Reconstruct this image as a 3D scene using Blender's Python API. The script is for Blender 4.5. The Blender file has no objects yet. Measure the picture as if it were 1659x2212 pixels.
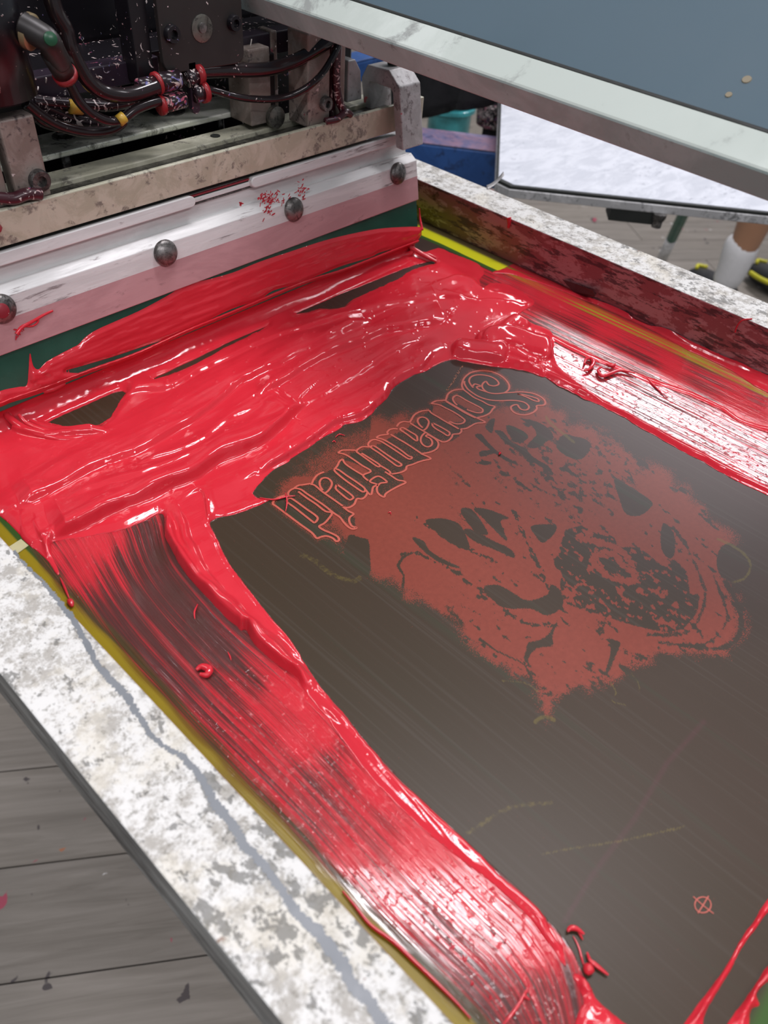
import bpy, bmesh, math, random
import numpy as np
from mathutils import Vector, Matrix
random.seed(7)
rng = np.random.default_rng(11)
sc = bpy.context.scene
C = sc.collection

# ---------------------------------------------------------------- camera
CX, CY, FPX = 829.5, 1106.0, 1690.0          # the photograph is 1659 x 2212
ROT = np.array([[0.69066824, 0.46902253, -0.55045005],
                [-0.72032966, 0.51359753, -0.46620035],
                [0.06405132, 0.71849527, 0.69257633]])
CAM = np.array([-0.075636, 0.0, 0.3245])
cam_data = bpy.data.cameras.new('camera')
cam = bpy.data.objects.new('camera', cam_data)
C.objects.link(cam)
cam.matrix_world = Matrix.Translation(Vector(CAM)) @ Matrix([[float(v) for v in r] for r in ROT]).to_4x4()
cam_data.sensor_fit = 'HORIZONTAL'; cam_data.sensor_width = 36.0
cam_data.lens = FPX / 1659.0 * 36.0
cam_data.clip_start = 0.01; cam_data.clip_end = 50
cam_data.dof.use_dof = True; cam_data.dof.focus_distance = 0.50; cam_data.dof.aperture_fstop = 15.0
sc.camera = cam

# ---------------------------------------------------------------- light
world = bpy.data.worlds.new('world'); sc.world = world; world.use_nodes = True
world.node_tree.nodes['Background'].inputs[0].default_value = (0.86, 0.93, 1.0, 1)
world.node_tree.nodes['Background'].inputs[1].default_value = 0.36
def area(name, loc, sx, sy, power, rz=0.0, col=(1.0, 0.955, 1.0)):
    d = bpy.data.lights.new(name, 'AREA'); d.shape = 'RECTANGLE'; d.size = sx; d.size_y = sy
    d.energy = power; d.color = col
    o = bpy.data.objects.new(name, d); C.objects.link(o); o.location = loc; o.rotation_euler = (0, 0, rz)
    return o
area('ceiling_or_fill_strip', (0.92, 0.32, 2.4), 0.26, 1.2, 52, math.radians(50))
area('ceiling_or_fill_strip', (3.95, 1.3, 2.4), 0.36, 1.9, 125)
area('ceiling_or_fill_strip', (-1.1, 1.3, 2.2), 0.12, 1.5, 30)  # added fill strip on the left, brightens the squeegee and right side
area('ceiling_or_fill_strip', (1.3, 3.2, 2.4), 0.10, 1.3, 12, math.radians(20))
area('ceiling_or_fill_strip', (-1.6, -0.6, 2.1), 0.10, 1.5, 34, math.radians(70))  # added fill strip behind the camera, lifts the upright faces
area('ceiling_or_fill_strip', (0.1, -1.9, 1.9), 0.12, 1.6, 44, math.radians(70))  # added front fill, lightens the upright squeegee faces
area('ceiling_or_fill_strip', (2.4, -0.8, 2.4), 0.10, 1.3, 14)
sc.view_settings.view_transform = 'Standard'; sc.view_settings.look = 'None'
sc.view_settings.gamma = 1.0; sc.view_settings.use_curve_mapping = False
sc.view_settings.exposure = -0.36

# ---------------------------------------------------------------- helpers
def ray(u, v):
    return ROT @ np.array([u - CX, -(v - CY), -FPX])
def on(u, v, axis, val):
    """world point of photo pixel (u,v) on the plane axis=val"""
    d = ray(u, v); return CAM + d * ((val - CAM[axis]) / d[axis])
def chart(x, y, z=0.0):
    P = np.stack([x - CAM[0], y - CAM[1], np.full_like(x, z) - CAM[2]], -1) @ ROT
    return CX + FPX * P[..., 0] / -P[..., 2], CY - FPX * P[..., 1] / -P[..., 2]
def chart_inv(u, v):
    D = np.stack([u - CX, -(v - CY), np.full_like(u, -FPX)], -1) @ ROT.T
    t = -CAM[2] / D[..., 2]
    return CAM[0] + D[..., 0] * t, CAM[1] + D[..., 1] * t

def new(name, me, mat=None, parent=None):
    o = bpy.data.objects.new(name, me); C.objects.link(o)
    if mat is not None and me is not None: me.materials.append(mat)
    if parent is not None: o.parent = parent
    return o
def thing(name, label, cat, loc=(0, 0, 0), rot=(0, 0, 0), group=None):
    o = bpy.data.objects.new(name, None); C.objects.link(o)
    o.location = loc; o.rotation_euler = rot; o['label'] = label; o['category'] = cat
    if group: o['group'] = group
    o.empty_display_size = 0.02
    return o
def tag(o, label, cat, group=None):
    o['label'] = label; o['category'] = cat
    if group: o['group'] = group
    return o
def bm_obj(name, bm, mat, parent=None, smooth=False, bevel=0.0, seg=2):
    me = bpy.data.meshes.new(name); bm.normal_update(); bm.to_mesh(me); bm.free()
    if smooth:
        me.polygons.foreach_set('use_smooth', [True] * len(me.polygons))
    o = new(name, me, mat, parent)
    if bevel:
        m = o.modifiers.new('bevel', 'BEVEL'); m.width = bevel; m.segments = seg; m.limit_method = 'ANGLE'; m.angle_limit = 0.6
    return o
def bx(bm, a, b):
    x0, y0, z0 = a; x1, y1, z1 = b
    vs = [bm.verts.new(p) for p in [(x0,y0,z0),(x1,y0,z0),(x1,y1,z0),(x0,y1,z0),(x0,y0,z1),(x1,y0,z1),(x1,y1,z1),(x0,y1,z1)]]
    for f in [(3,2,1,0),(4,5,6,7),(0,1,5,4),(1,2,6,5),(2,3,7,6),(3,0,4,7)]:
        bm.faces.new([vs[i] for i in f])
def box(name, a, b, mat, parent=None, bevel=0.0006):
    bm = bmesh.new(); bx(bm, a, b); return bm_obj(name, bm, mat, parent, bevel=bevel)
def prism(name, pts, a0, a1, axis, mat, parent=None, bevel=0.0005, smooth=False):
    """closed 2-D outline extruded along axis: axis x -> pts (y,z); y -> (x,z); z -> (x,y)"""
    bm = bmesh.new()
    def P(p, a):
        return {'x': (a, p[0], p[1]), 'y': (p[0], a, p[1]), 'z': (p[0], p[1], a)}[axis]
    A = [bm.verts.new(P(p, a0)) for p in pts]; B = [bm.verts.new(P(p, a1)) for p in pts]
    bm.faces.new(A); bm.faces.new(B[::-1])
    n = len(pts)
    for i in range(n): bm.faces.new([A[i], B[i], B[(i+1) % n], A[(i+1) % n]])
    bmesh.ops.recalc_face_normals(bm, faces=bm.faces)
    return bm_obj(name, bm, mat, parent, bevel=bevel, smooth=smooth)
def catmull(pts, n=8, closed=False):
    P = np.array(pts, float); out = []; m = len(P)
    if m < 3 and not closed:
        return np.array([P[0] + (P[1] - P[0]) * t for t in np.linspace(0, 1, n)])
    rngi = range(m) if closed else range(m - 1)
    for i in rngi:
        p1, p2 = P[i], P[(i+1) % m]
        p0 = P[(i-1) % m] if (closed or i > 0) else p1
        p3 = P[(i+2) % m] if (closed or i + 2 < m) else p2
        for k in range(n):
            t = k / n
            out.append(0.5*((2*p1) + (-p0+p2)*t + (2*p0-5*p1+4*p2-p3)*t*t + (-p0+3*p1-3*p2+p3)*t**3))
    if not closed: out.append(P[-1])
    return np.array(out)
def tube(name, pts, r, mat, parent=None, n=10, sub=8, cap=True, rfun=None):
    Q = catmull(pts, sub) if len(pts) > 2 else np.array(pts, float)
    bm = bmesh.new(); rings = []
    up = Vector((0.13, 0.21, 1)).normalized()
    for i, q in enumerate(Q):
        d = Vector(Q[min(i+1, len(Q)-1)] - Q[max(i-1, 0)]).normalized()
        a = d.cross(up)
        if a.length < 1e-3: a = d.cross(Vector((1, 0, 0)))
        a.normalize(); b = a.cross(d)
        rr = r * (rfun(i / (len(Q)-1)) if rfun else 1)
        rings.append([bm.verts.new(Vector(q) + (a*math.cos(2*math.pi*k/n) + b*math.sin(2*math.pi*k/n))*rr) for k in range(n)])
    for i in range(len(rings)-1):
        for k in range(n):
            bm.faces.new([rings[i][k], rings[i][(k+1) % n], rings[i+1][(k+1) % n], rings[i+1][k]])
    if cap: bm.faces.new(rings[0][::-1]); bm.faces.new(rings[-1])
    bmesh.ops.recalc_face_normals(bm, faces=bm.faces)
    return bm_obj(name, bm, mat, parent, smooth=True)
def lathe(name, prof, origin, axis, mat, parent=None, n=28, smooth=True):
    """prof: list of (radius, height along axis)"""
    ax = Vector(axis).normalized(); a = ax.orthogonal().normalized(); b = ax.cross(a); o = Vector(origin)
    bm = bmesh.new(); rings = []
    for r, h in prof:
        rings.append([bm.verts.new(o + ax*h + (a*math.cos(2*math.pi*k/n) + b*math.sin(2*math.pi*k/n))*max(r, 1e-6)) for k in range(n)])
    for i in range(len(rings)-1):
        for k in range(n):
            bm.faces.new([rings[i][k], rings[i][(k+1) % n], rings[i+1][(k+1) % n], rings[i+1][k]])
    bm.faces.new(rings[0][::-1]); bm.faces.new(rings[-1])
    bmesh.ops.recalc_face_normals(bm, faces=bm.faces)
    o = bm_obj(name, bm, mat, parent, smooth=smooth)
    m = o.modifiers.new('edge', 'EDGE_SPLIT'); m.split_angle = 0.7
    return o

# ---------------------------------------------------------------- materials
class NT:
    def __init__(s, name):
        s.m = bpy.data.materials.new(name); s.m.use_nodes = True; s.t = s.m.node_tree
        s.b = s.t.nodes['Principled BSDF']
    def n(s, ty, **kw):
        x = s.t.nodes.new(ty)
        for k, v in kw.items(): setattr(x, k, v)
        return x
    def l(s, a, b): s.t.links.new(a, b)
    def coord(s, scale=(1, 1, 1), rz=0.0, kind='Object'):
        tc = s.n('ShaderNodeTexCoord'); mp = s.n('ShaderNodeMapping')
        mp.inputs['Scale'].default_value = scale; mp.inputs['Rotation'].default_value = (0, 0, rz)
        s.l(tc.outputs[kind], mp.inputs[0]); return mp.outputs[0]
    def noise(s, vec, scale, detail=4, rough=0.55, dist=0.0):
        x = s.n('ShaderNodeTexNoise'); x.inputs['Scale'].default_value = scale; x.inputs['Detail'].default_value = detail
        x.inputs['Roughness'].default_value = rough; x.inputs['Distortion'].default_value = dist
        s.l(vec, x.inputs['Vector']); return x.outputs['Fac']
    def ramp(s, fac, stops):
        r = s.n('ShaderNodeValToRGB'); e = r.color_ramp.elements
        while len(e) > 1: e.remove(e[-1])
        e[0].position = stops[0][0]; e[0].color = (*stops[0][1], 1)
        for p, c in stops[1:]:
            k = e.new(p); k.color = (*c, 1)
        s.l(fac, r.inputs[0]); return r.outputs[0]
    def step(s, fac, lo, hi):
        r = s.n('ShaderNodeMapRange'); r.interpolation_type = 'SMOOTHSTEP'
        r.inputs['From Min'].default_value = lo; r.inputs['From Max'].default_value = hi
        s.l(fac, r.inputs['Value']); return r.outputs['Result']
    def lin(s, fac, a, b, c, d):
        r = s.n('ShaderNodeMapRange'); 
        for k, v in zip(('From Min', 'From Max', 'To Min', 'To Max'), (a, b, c, d)): r.inputs[k].default_value = v
        s.l(fac, r.inputs['Value']); return r.outputs['Result']
    def math(s, op, a, b=None, c=None):
        x = s.n('ShaderNodeMath', operation=op)
        for i, v in enumerate((a, b, c)):
            if v is None: continue
            if isinstance(v, (int, float)): x.inputs[i].default_value = v
            else: s.l(v, x.inputs[i])
        return x.outputs[0]
    def mix(s, fac, a, b):
        x = s.n('ShaderNodeMix', data_type='RGBA')
        for i, v in ((0, fac), (6, a), (7, b)):
            if isinstance(v, (int, float)): x.inputs[i].default_value = v
            elif isinstance(v, tuple): x.inputs[i].default_value = (*v, 1)
            else: s.l(v, x.inputs[i])
        return x.outputs[2]
    def attr(s, name):
        x = s.n('ShaderNodeAttribute', attribute_name=name); return x.outputs['Fac']
    def bump(s, h, strength, dist):
        x = s.n('ShaderNodeBump'); x.inputs['Strength'].default_value = strength; x.inputs['Distance'].default_value = dist
        s.l(h, x.inputs['Height']); s.l(x.outputs[0], s.b.inputs['Normal']); return x
    def set(s, **kw):
        for k, v in kw.items():
            k = k.replace('_', ' ')
            inp = s.b.inputs[k]
            if isinstance(v, (int, float)): inp.default_value = v
            elif isinstance(v, tuple): inp.default_value = (*v, 1)
            else: s.l(v, inp)
        return s.m

def plain(name, col, rough=0.5, metal=0.0, nscale=60, var=0.25, bump=0.0):
    n = NT(name); v = n.coord()
    f = n.noise(v, nscale, 5)
    c = n.mix(f, tuple(x*(1-var) for x in col), tuple(min(1, x*(1+var)) for x in col))
    n.set(Base_Color=c, Metallic=metal, Roughness=n.lin(f, .3, .7, rough*.8, min(1, rough*1.2)))
    if bump: n.bump(f, bump, 0.001)
    return n.m
def grimy(name, base, dark, pale, metal=0.3, rough=0.45, scale=1.0, dark_amt=0.5, specks=(), stretch=(1, 1, 1), patch=(0.5, 0.6)):
    """worn metal: pale residue patches, dark scratched spots, coloured flecks [(colour, threshold, scale)]"""
    n = NT(name); v = n.coord(stretch)
    a = n.noise(v, 28*scale, 9, .68, .6); b = n.noise(v, 95*scale, 7, .7, .4); d = n.noise(v, 11*scale, 5, .6)
    c = n.mix(n.step(a, patch[0]-.06, patch[1]), base, pale)
    dk = n.step(n.math('ADD', b, n.math('MULTIPLY', d, .55)), .84 - .16*dark_amt, .96 - .12*dark_amt)
    c = n.mix(n.math('MULTIPLY', dk, .8), c, dark)
    for col, th, s_ in specks:
        q = n.noise(n.coord(), s_, 3, .5)
        c = n.mix(n.step(q, th, th + .02), c, col)
    n.set(Base_Color=c, Metallic=metal, Roughness=n.lin(b, .3, .7, rough*.75, min(1, rough*1.3)))
    n.bump(n.math('ADD', a, b), 0.35, 0.0004)
    return n.m

M = {}
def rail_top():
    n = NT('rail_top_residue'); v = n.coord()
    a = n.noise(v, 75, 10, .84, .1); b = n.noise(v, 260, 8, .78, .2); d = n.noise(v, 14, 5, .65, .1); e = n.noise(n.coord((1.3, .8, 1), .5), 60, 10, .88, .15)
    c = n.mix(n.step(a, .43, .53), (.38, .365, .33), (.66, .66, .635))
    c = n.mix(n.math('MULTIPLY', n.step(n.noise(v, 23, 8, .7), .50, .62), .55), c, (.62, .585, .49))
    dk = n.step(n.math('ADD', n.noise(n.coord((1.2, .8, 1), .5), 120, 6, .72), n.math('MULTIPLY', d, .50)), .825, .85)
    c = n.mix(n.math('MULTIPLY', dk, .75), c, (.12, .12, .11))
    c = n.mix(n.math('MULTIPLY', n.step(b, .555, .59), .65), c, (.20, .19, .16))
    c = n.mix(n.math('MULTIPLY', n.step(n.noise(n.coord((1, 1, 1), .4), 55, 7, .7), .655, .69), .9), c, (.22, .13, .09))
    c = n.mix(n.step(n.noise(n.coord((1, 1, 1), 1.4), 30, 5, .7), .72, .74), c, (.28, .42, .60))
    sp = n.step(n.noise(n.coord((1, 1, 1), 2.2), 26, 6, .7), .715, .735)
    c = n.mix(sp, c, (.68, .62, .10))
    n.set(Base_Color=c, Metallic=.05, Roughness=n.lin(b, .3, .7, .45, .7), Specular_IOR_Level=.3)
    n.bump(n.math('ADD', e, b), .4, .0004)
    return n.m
M['rail'] = rail_top()
M['rail_grey'] = plain('scraped_grey_aluminium', (0.18, 0.195, 0.21), .45, .05, 90, .12)
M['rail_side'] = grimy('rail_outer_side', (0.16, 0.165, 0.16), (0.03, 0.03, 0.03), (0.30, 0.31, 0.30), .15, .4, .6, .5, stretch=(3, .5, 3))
M['alu'] = grimy('brushed_aluminium', (0.58, 0.58, 0.57), (0.16, 0.13, 0.13), (0.66, 0.66, 0.65), .12, .46, 1.3, -.15, stretch=(.25, 2, 2), specks=[((.55, .06, .07), .73, 60)])
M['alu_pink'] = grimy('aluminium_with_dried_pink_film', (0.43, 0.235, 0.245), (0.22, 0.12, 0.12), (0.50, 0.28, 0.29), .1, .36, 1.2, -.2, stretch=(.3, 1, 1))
M['alu_cast'] = grimy('cast_aluminium', (0.36, 0.35, 0.345), (0.12, 0.10, 0.10), (0.45, 0.44, 0.44), .2, .4, 2.2, .05, specks=[((.5, .12, .14), .71, 70)])
M['steel'] = grimy('khaki_steel', (0.44, 0.435, 0.33), (0.15, 0.14, 0.12), (0.55, 0.54, 0.43), .12, .36, 1.5, .1,
                   specks=[((.05, .35, .42), .755, 55), ((.6, .55, .05), .765, 80), ((.45, .06, .08), .76, 66)])
M['steel_dark'] = grimy('dark_steel', (0.09, 0.085, 0.075), (0.02, 0.02, 0.02), (0.20, 0.195, 0.17), .7, .3, 1.5, .3)
M['bolt'] = grimy('worn_bolt_steel', (0.10, 0.095, 0.09), (0.03, 0.03, 0.03), (0.24, 0.23, 0.22), .7, .35, 4, .3)
M['block'] = grimy('anodised_block', (0.22, 0.175, 0.15), (0.03, 0.02, 0.025), (0.30, 0.25, 0.22), .15, .4, 2, .1, specks=[((.62, .52, .5), .68, 130), ((.28, .04, .07), .7, 90)])
def splat(name, col, rough, amt=.0):
    n = NT(name); v = n.coord()
    a = n.noise(v, 130, 3, .5, 2.5); d = n.noise(v, 18, 3)
    m = n.step(n.math('ADD', a, n.math('MULTIPLY', d, .35)), .855 - amt, .875 - amt)
    q = n.noise(v, 60, 2)
    c2 = n.ramp(q, [(.3, (.55, .42, .42)), (.5, (.62, .55, .52)), (.58, (.35, .06, .09)), (.62, (.08, .1, .3)), (.66, (.6, .5, .45))])
    base = n.mix(n.noise(v, 40, 4), tuple(x*.6 for x in col), tuple(x*1.5 for x in col))
    n.set(Base_Color=n.mix(m, base, c2), Roughness=rough, Metallic=0.0)
    n.bump(m, .6, .0015)
    return n.m
M['black'] = splat('black_paint_spattered', (0.006, 0.005, 0.007), .3, .015)
M['black_clean'] = splat('dark_plate_paint', (0.019, 0.016, 0.015), .42, -.03)
M['plum'] = splat('plum_black_bar_paint', (0.022, 0.014, 0.024), .34, .0)
M['crust'] = splat('caked_ink_crust', (0.05, 0.012, 0.018), .3, .08)
M['hose'] = splat('black_hose_rubber', (0.014, 0.009, 0.010), .16, -.005)
M['hose_crust'] = splat('hose_caked_with_ink', (0.016, 0.009, 0.012), .22, .10)
M['red_ring'] = plain('red_collar_plastic', (0.26, 0.014, 0.018), .3)
M['red_crust'] = splat('red_dried_ink', (.22, .02, .03), .3, .03)
M['brass'] = plain('dirty_brass', (0.35, 0.27, 0.15), .4, .6)
M['green_blob'] = plain('green_cap', (0.01, 0.07, 0.03), .3)
M['yellow_mark'] = plain('yellow_sleeve', (.45, .28, .03), .4)
M['pale_paint'] = plain('pale_dried_paint', (.66, .6, .56), .4)
M['blade'] = plain('green_polyurethane', (0.008, 0.075, 0.050), .25, 0, 40, .35)
M['blue'] = grimy('blue_machine_enamel', (0.012, 0.055, 0.19), (0.006, 0.02, 0.07), (0.02, 0.075, 0.24), .0, .35, .4, .0)
M['blue_dusty'] = grimy('blue_enamel_with_pink_dust', (0.13, 0.13, 0.24), (0.06, 0.06, 0.14), (0.27, 0.17, 0.24), .0, .6, .5, .0)
M['pallet'] = grimy('pallet_paper', (0.46, 0.485, 0.53), (0.34, 0.36, 0.40), (0.56, 0.585, 0.63), .0, .75, 1.3, .0, stretch=(.5, 1.2, 1), patch=(.45, .62))
M['pallet_edge'] = grimy('pallet_rim', (0.45, 0.45, 0.45), (0.12, 0.12, 0.12), (0.6, 0.6, 0.6), .4, .4, .8, .2)
M['rubber'] = plain('black_rubber', (0.012, 0.014, 0.012), .5)
M['frame2'] = grimy('grey_green_rail', (0.42, 0.47, 0.43), (0.2, 0.21, 0.2), (0.50, 0.55, 0.51), .05, .6, .25, .1)
M['frame2_side'] = grimy('grey_rail_side', (0.36, 0.50, 0.48), (0.13, 0.17, 0.16), (0.45, 0.60, 0.58), .0, .6, .5, .2, specks=[((.55, .5, .5), .74, 25)])
M['mesh_blue'] = plain('blue_emulsion', (0.085, 0.14, 0.175), .6, 0, 9, .10)
_n = M['mesh_blue'].node_tree; _t = _n.nodes.new('ShaderNodeBsdfTranslucent'); _t.inputs[0].default_value = (.45, .60, .66, 1)
_x = _n.nodes.new('ShaderNodeMixShader'); _x.inputs[0].default_value = .35      # thin fabric passes some light
_n.links.new(_n.nodes['Principled BSDF'].outputs[0], _x.inputs[1]); _n.links.new(_t.outputs[0], _x.inputs[2]); _n.links.new(_x.outputs[0], _n.nodes['Material Output'].inputs[0])
M['teal'] = plain('teal_plastic', (0.05, 0.28, 0.30), .15, 0, 30, .8)
M['dark_cloth'] = plain('black_cloth', (0.006, 0.006, 0.007), .85)
M['skin'] = plain('skin', (0.36, 0.19, 0.11), .5, 0, 12, .12)
M['sock'] = plain('white_sock', (0.62, 0.62, 0.62), .8, 0, 90, .1)
M['shoe'] = plain('black_shoe', (0.015, 0.015, 0.016), .5)
M['shoe_yellow'] = plain('yellow_trim', (0.5, 0.47, 0.02), .5)
M['stick_green'] = plain('green_handle', (0.0, 0.12, 0.075), .35)
M['stick_tape'] = grimy('paint_spotted_tape', (.5, .5, .5), (.15, .14, .12), (.7, .7, .7), 0, .5, 3, .3)
M['wall'] = plain('painted_wall', (.55, .56, .56), .8, 0, 2, .05)

def ink_material():
    n = NT('wet_red_ink'); v = n.coord((1, 1, 1), math.radians(8))
    st = n.noise(n.coord((60, 900, 200), math.radians(20)), 1.0, 3, .5, .6)
    sp = n.noise(v, 900, 3, .6)
    lo = n.noise(v, 60, 3, .5, .5)
    c = n.mix(lo, (0.52, 0.016, 0.028), (0.60, 0.028, 0.044))
    h = n.math('ADD', n.math('MULTIPLY', st, .55), n.math('ADD', n.math('MULTIPLY', sp, .22), n.math('MULTIPLY', lo, 1.3)))
    n.set(Base_Color=c, Roughness=n.lin(lo, .35, .65, .05, .12), Specular_IOR_Level=.55)
    n.bump(h, .13, .0009)
    return n.m
M['ink'] = ink_material()

def rail_inner():
    n = NT('rail_inner_side_stained'); v = n.coord((1, .45, 1))
    a = n.noise(v, 70, 9, .74, .3); b = n.noise(n.coord((1, .3, 1.6)), 100, 8, .72)
    geo = n.n('ShaderNodeTexCoord'); sx = n.n('ShaderNodeSeparateXYZ'); n.l(geo.outputs['Object'], sx.inputs[0])
    far = n.step(sx.outputs['Y'], .34, .47)
    red = n.mix(n.step(a, .49, .52), (0.30, 0.08, 0.09), (0.46, 0.20, 0.21))
    olive = n.mix(n.step(a, .52, .55), (0.16, 0.13, 0.03), (0.34, 0.31, 0.11))
    top = n.step(n.math('ADD', sx.outputs['Z'], n.math('MULTIPLY', a, .03)), .028, .05)
    c = n.mix(n.math('MULTIPLY', far, n.math('SUBTRACT', 1.0, top)), red, olive)
    c = n.mix(n.math('MULTIPLY', n.step(b, .54, .57), .8), c, (0.045, 0.02, 0.026))
    c = n.mix(n.step(n.noise(v, 33, 6, .7, 1.2), .60, .66), c, (.09, .03, .025))
    n.set(Base_Color=c, Roughness=.38, Metallic=.15)
    n.bump(n.math('ADD', a, b), .5, .0012)
    return n.m
M['rail_inner'] = rail_inner()

def floor_mat():
    n = NT('grey_wood_plank_vinyl'); v = n.coord((1.6, 26, 1))
    oi = n.n('ShaderNodeObjectInfo')
    g = n.noise(v, 2.2, 8, .65, .8); lo = n.noise(n.coord(), 3.2, 3)
    c = n.ramp(g, [(.3, (.145, .125, .10)), (.5, (.215, .19, .158)), (.7, (.28, .25, .215))])
    c = n.mix(n.math('MULTIPLY', lo, .5), c, (.12, .11, .10))
    hs = n.n('ShaderNodeHueSaturation'); n.l(c, hs.inputs['Color']); n.l(n.lin(oi.outputs['Random'], 0, 1, .85, 1.12), hs.inputs['Value'])
    c = hs.outputs[0]
    for col, th, s_ in [((.05, .04, .04), .675, 22), ((.7, .7, .68), .735, 26), ((.28, .04, .07), .71, 17), ((.05, .22, .26), .765, 11), ((.30, .12, .06), .775, 30)]:
        tc = n.n('ShaderNodeNewGeometry')
        q = n.noise(tc.outputs['Position'], s_, 3, .5, .5)
        c = n.mix(n.step(q, th, th + .02), c, col)
    n.set(Base_Color=c, Roughness=.5)
    return n.m
M['floor'] = floor_mat()
M['gap'] = plain('dark_plank_joint', (.06, .055, .05), .8)

# ---------------------------------------------------------------- floor and walls
FZ = -0.85
fl = box('floor', (-4, -3, FZ - .05), (7, 7, FZ - .004), M['gap'], bevel=0); fl['kind'] = 'structure'
fl_root_inv = None
ang = math.radians(-37.5); dv = np.array([math.cos(ang), math.sin(ang)]); nv = np.array([-dv[1], dv[0]])
pw, pl = .152, 1.22
bmp = bmesh.new(); bx(bmp, (-pl/2 + .0012, -pw/2 + .0012, -.004), (pl/2 - .0012, pw/2 - .0012, 0))
pm = bpy.data.meshes.new('plank'); bmp.to_mesh(pm); bmp.free(); pm.materials.append(M['floor'])
off = float(np.dot(nv, (-.078, .654)))
cnt = 0
for r in range(-12, 40):
    cn = off + (r + .5)*pw
    sh = (r * .43 % 1) * pl + (.5*pl + float(np.dot(dv, (.021, .414))) if r == -1 else 0)
    for k in range(-5, 7):
        p = dv*(k*pl + sh) + nv*cn
        near = (-.9 < p[0] < 1.3 and -.3 < p[1] < 1.6)
        far_ = (1.0 < p[0] < 5.2 and .1 < p[1] < 4.2)
        if not (near or far_): continue
        o = bpy.data.objects.new('plank', pm); C.objects.link(o)
        o.location = (p[0], p[1], FZ); o.rotation_euler = (0, 0, ang); o.parent = fl; cnt += 1
w = box('wall_back', (-4, 6.9, FZ), (7, 7.0, 2.6), M['wall'], bevel=0); w['kind'] = 'structure'
w = box('wall_right', (6.9, -3, FZ), (7, 6.9, 2.6), M['wall'], bevel=0); w['kind'] = 'structure'

# ---------------------------------------------------------------- printing screen
W, RH, RW = 0.506, 0.038, 0.0381
YN, YF = -0.115, 0.62
scr = thing('printing_screen', 'white-smeared aluminium frame holding the dark stencil mesh flooded with red ink', 'printing screen', (W/2, (YN+YF)/2, 0))
def kid(o, root):
    o.parent = root
    bpy.context.view_layer.update() if False else None
    o.matrix_parent_inverse = Matrix.Translation(-Vector(root.location)) if root.rotation_euler[0] == 0 else root_inv(root)
    return o
def root_inv(root):
    return (Matrix.Translation(root.location) @ root.rotation_euler.to_matrix().to_4x4()).inverted()
def rail(name, x0, x1, y0, y1, inner):
    # hollow box rail; each long face may carry its own stain
    o = box(name, (x0, y0, 0), (x1, y1, RH), M['rail'], bevel=.0009)
    me = o.data; me.materials.append(M['rail_side']); me.materials.append(M['rail_inner'])
    for f in me.polygons:
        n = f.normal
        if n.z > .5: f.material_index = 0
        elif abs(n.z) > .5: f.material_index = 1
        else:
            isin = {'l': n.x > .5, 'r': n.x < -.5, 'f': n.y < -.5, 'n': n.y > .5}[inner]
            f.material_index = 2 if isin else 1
    kid(o, scr); return o
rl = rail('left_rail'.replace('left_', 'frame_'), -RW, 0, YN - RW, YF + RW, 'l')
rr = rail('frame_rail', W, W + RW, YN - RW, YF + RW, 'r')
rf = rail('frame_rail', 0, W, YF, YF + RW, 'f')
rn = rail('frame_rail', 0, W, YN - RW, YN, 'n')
rl['label'] = 'wide white-smeared rail in the foreground with a scraped grey stripe'
rr['label'] = 'rail with a red-stained inner side'
# scraped grey stripe along the left rail, wavering edges
cen = [(30, 1190), (90, 1255), (150, 1330), (215, 1440), (262, 1495), (330, 1590), (400, 1640), (440, 1690), (505, 1790), (560, 1860), (640, 1960), (720, 2060), (790, 2160), (850, 2230)]
wid = [3, 4, 7, 7, 9, 5, 7, 8, 10, 8, 9, 12, 11, 12]
cw = catmull([[*on(u, v, 2, RH)[:2], k] for (u, v), k in zip(cen, wid)], 40)
bm = bmesh.new(); prev = None
for i, (x, y, k) in enumerate(cw):
    h = k/5.0*.0009 + rng.normal()*.0003; jj_ = .93*(jj_ if prev else 0) + rng.normal()*.00016; j = jj_
    a = bm.verts.new((x - h + j, y, RH + .00012)); b = bm.verts.new((x + h + j, y, RH + .00012))
    if prev: bm.faces.new([prev[0], prev[1], b, a])
    prev = (a, b)
kid(bm_obj('scraped_stripe', bm, M['rail_grey']), scr)

# curled scrap of old tape on the far rail
a_ = on(1052, 405, 2, RH); b_ = on(1085, 398, 2, RH)
bm = bmesh.new(); pr = None
for k in range(9):
    t = k/8; c_ = a_*(1-t) + b_*t; zz = RH + .0002 + .010*t*t
    p1 = bm.verts.new((c_[0]*1.0 - .004, c_[1] - .003, zz)); p2 = bm.verts.new((c_[0] + .003, c_[1] + .003, zz))
    if pr: bm.faces.new([pr[0], pr[1], p2, p1])
    pr = (p1, p2)
o = kid(bm_obj('tape_scrap', bm, M['alu_cast'], smooth=True), scr); m = o.modifiers.new('solid', 'SOLIDIFY'); m.thickness = .0004

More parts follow.
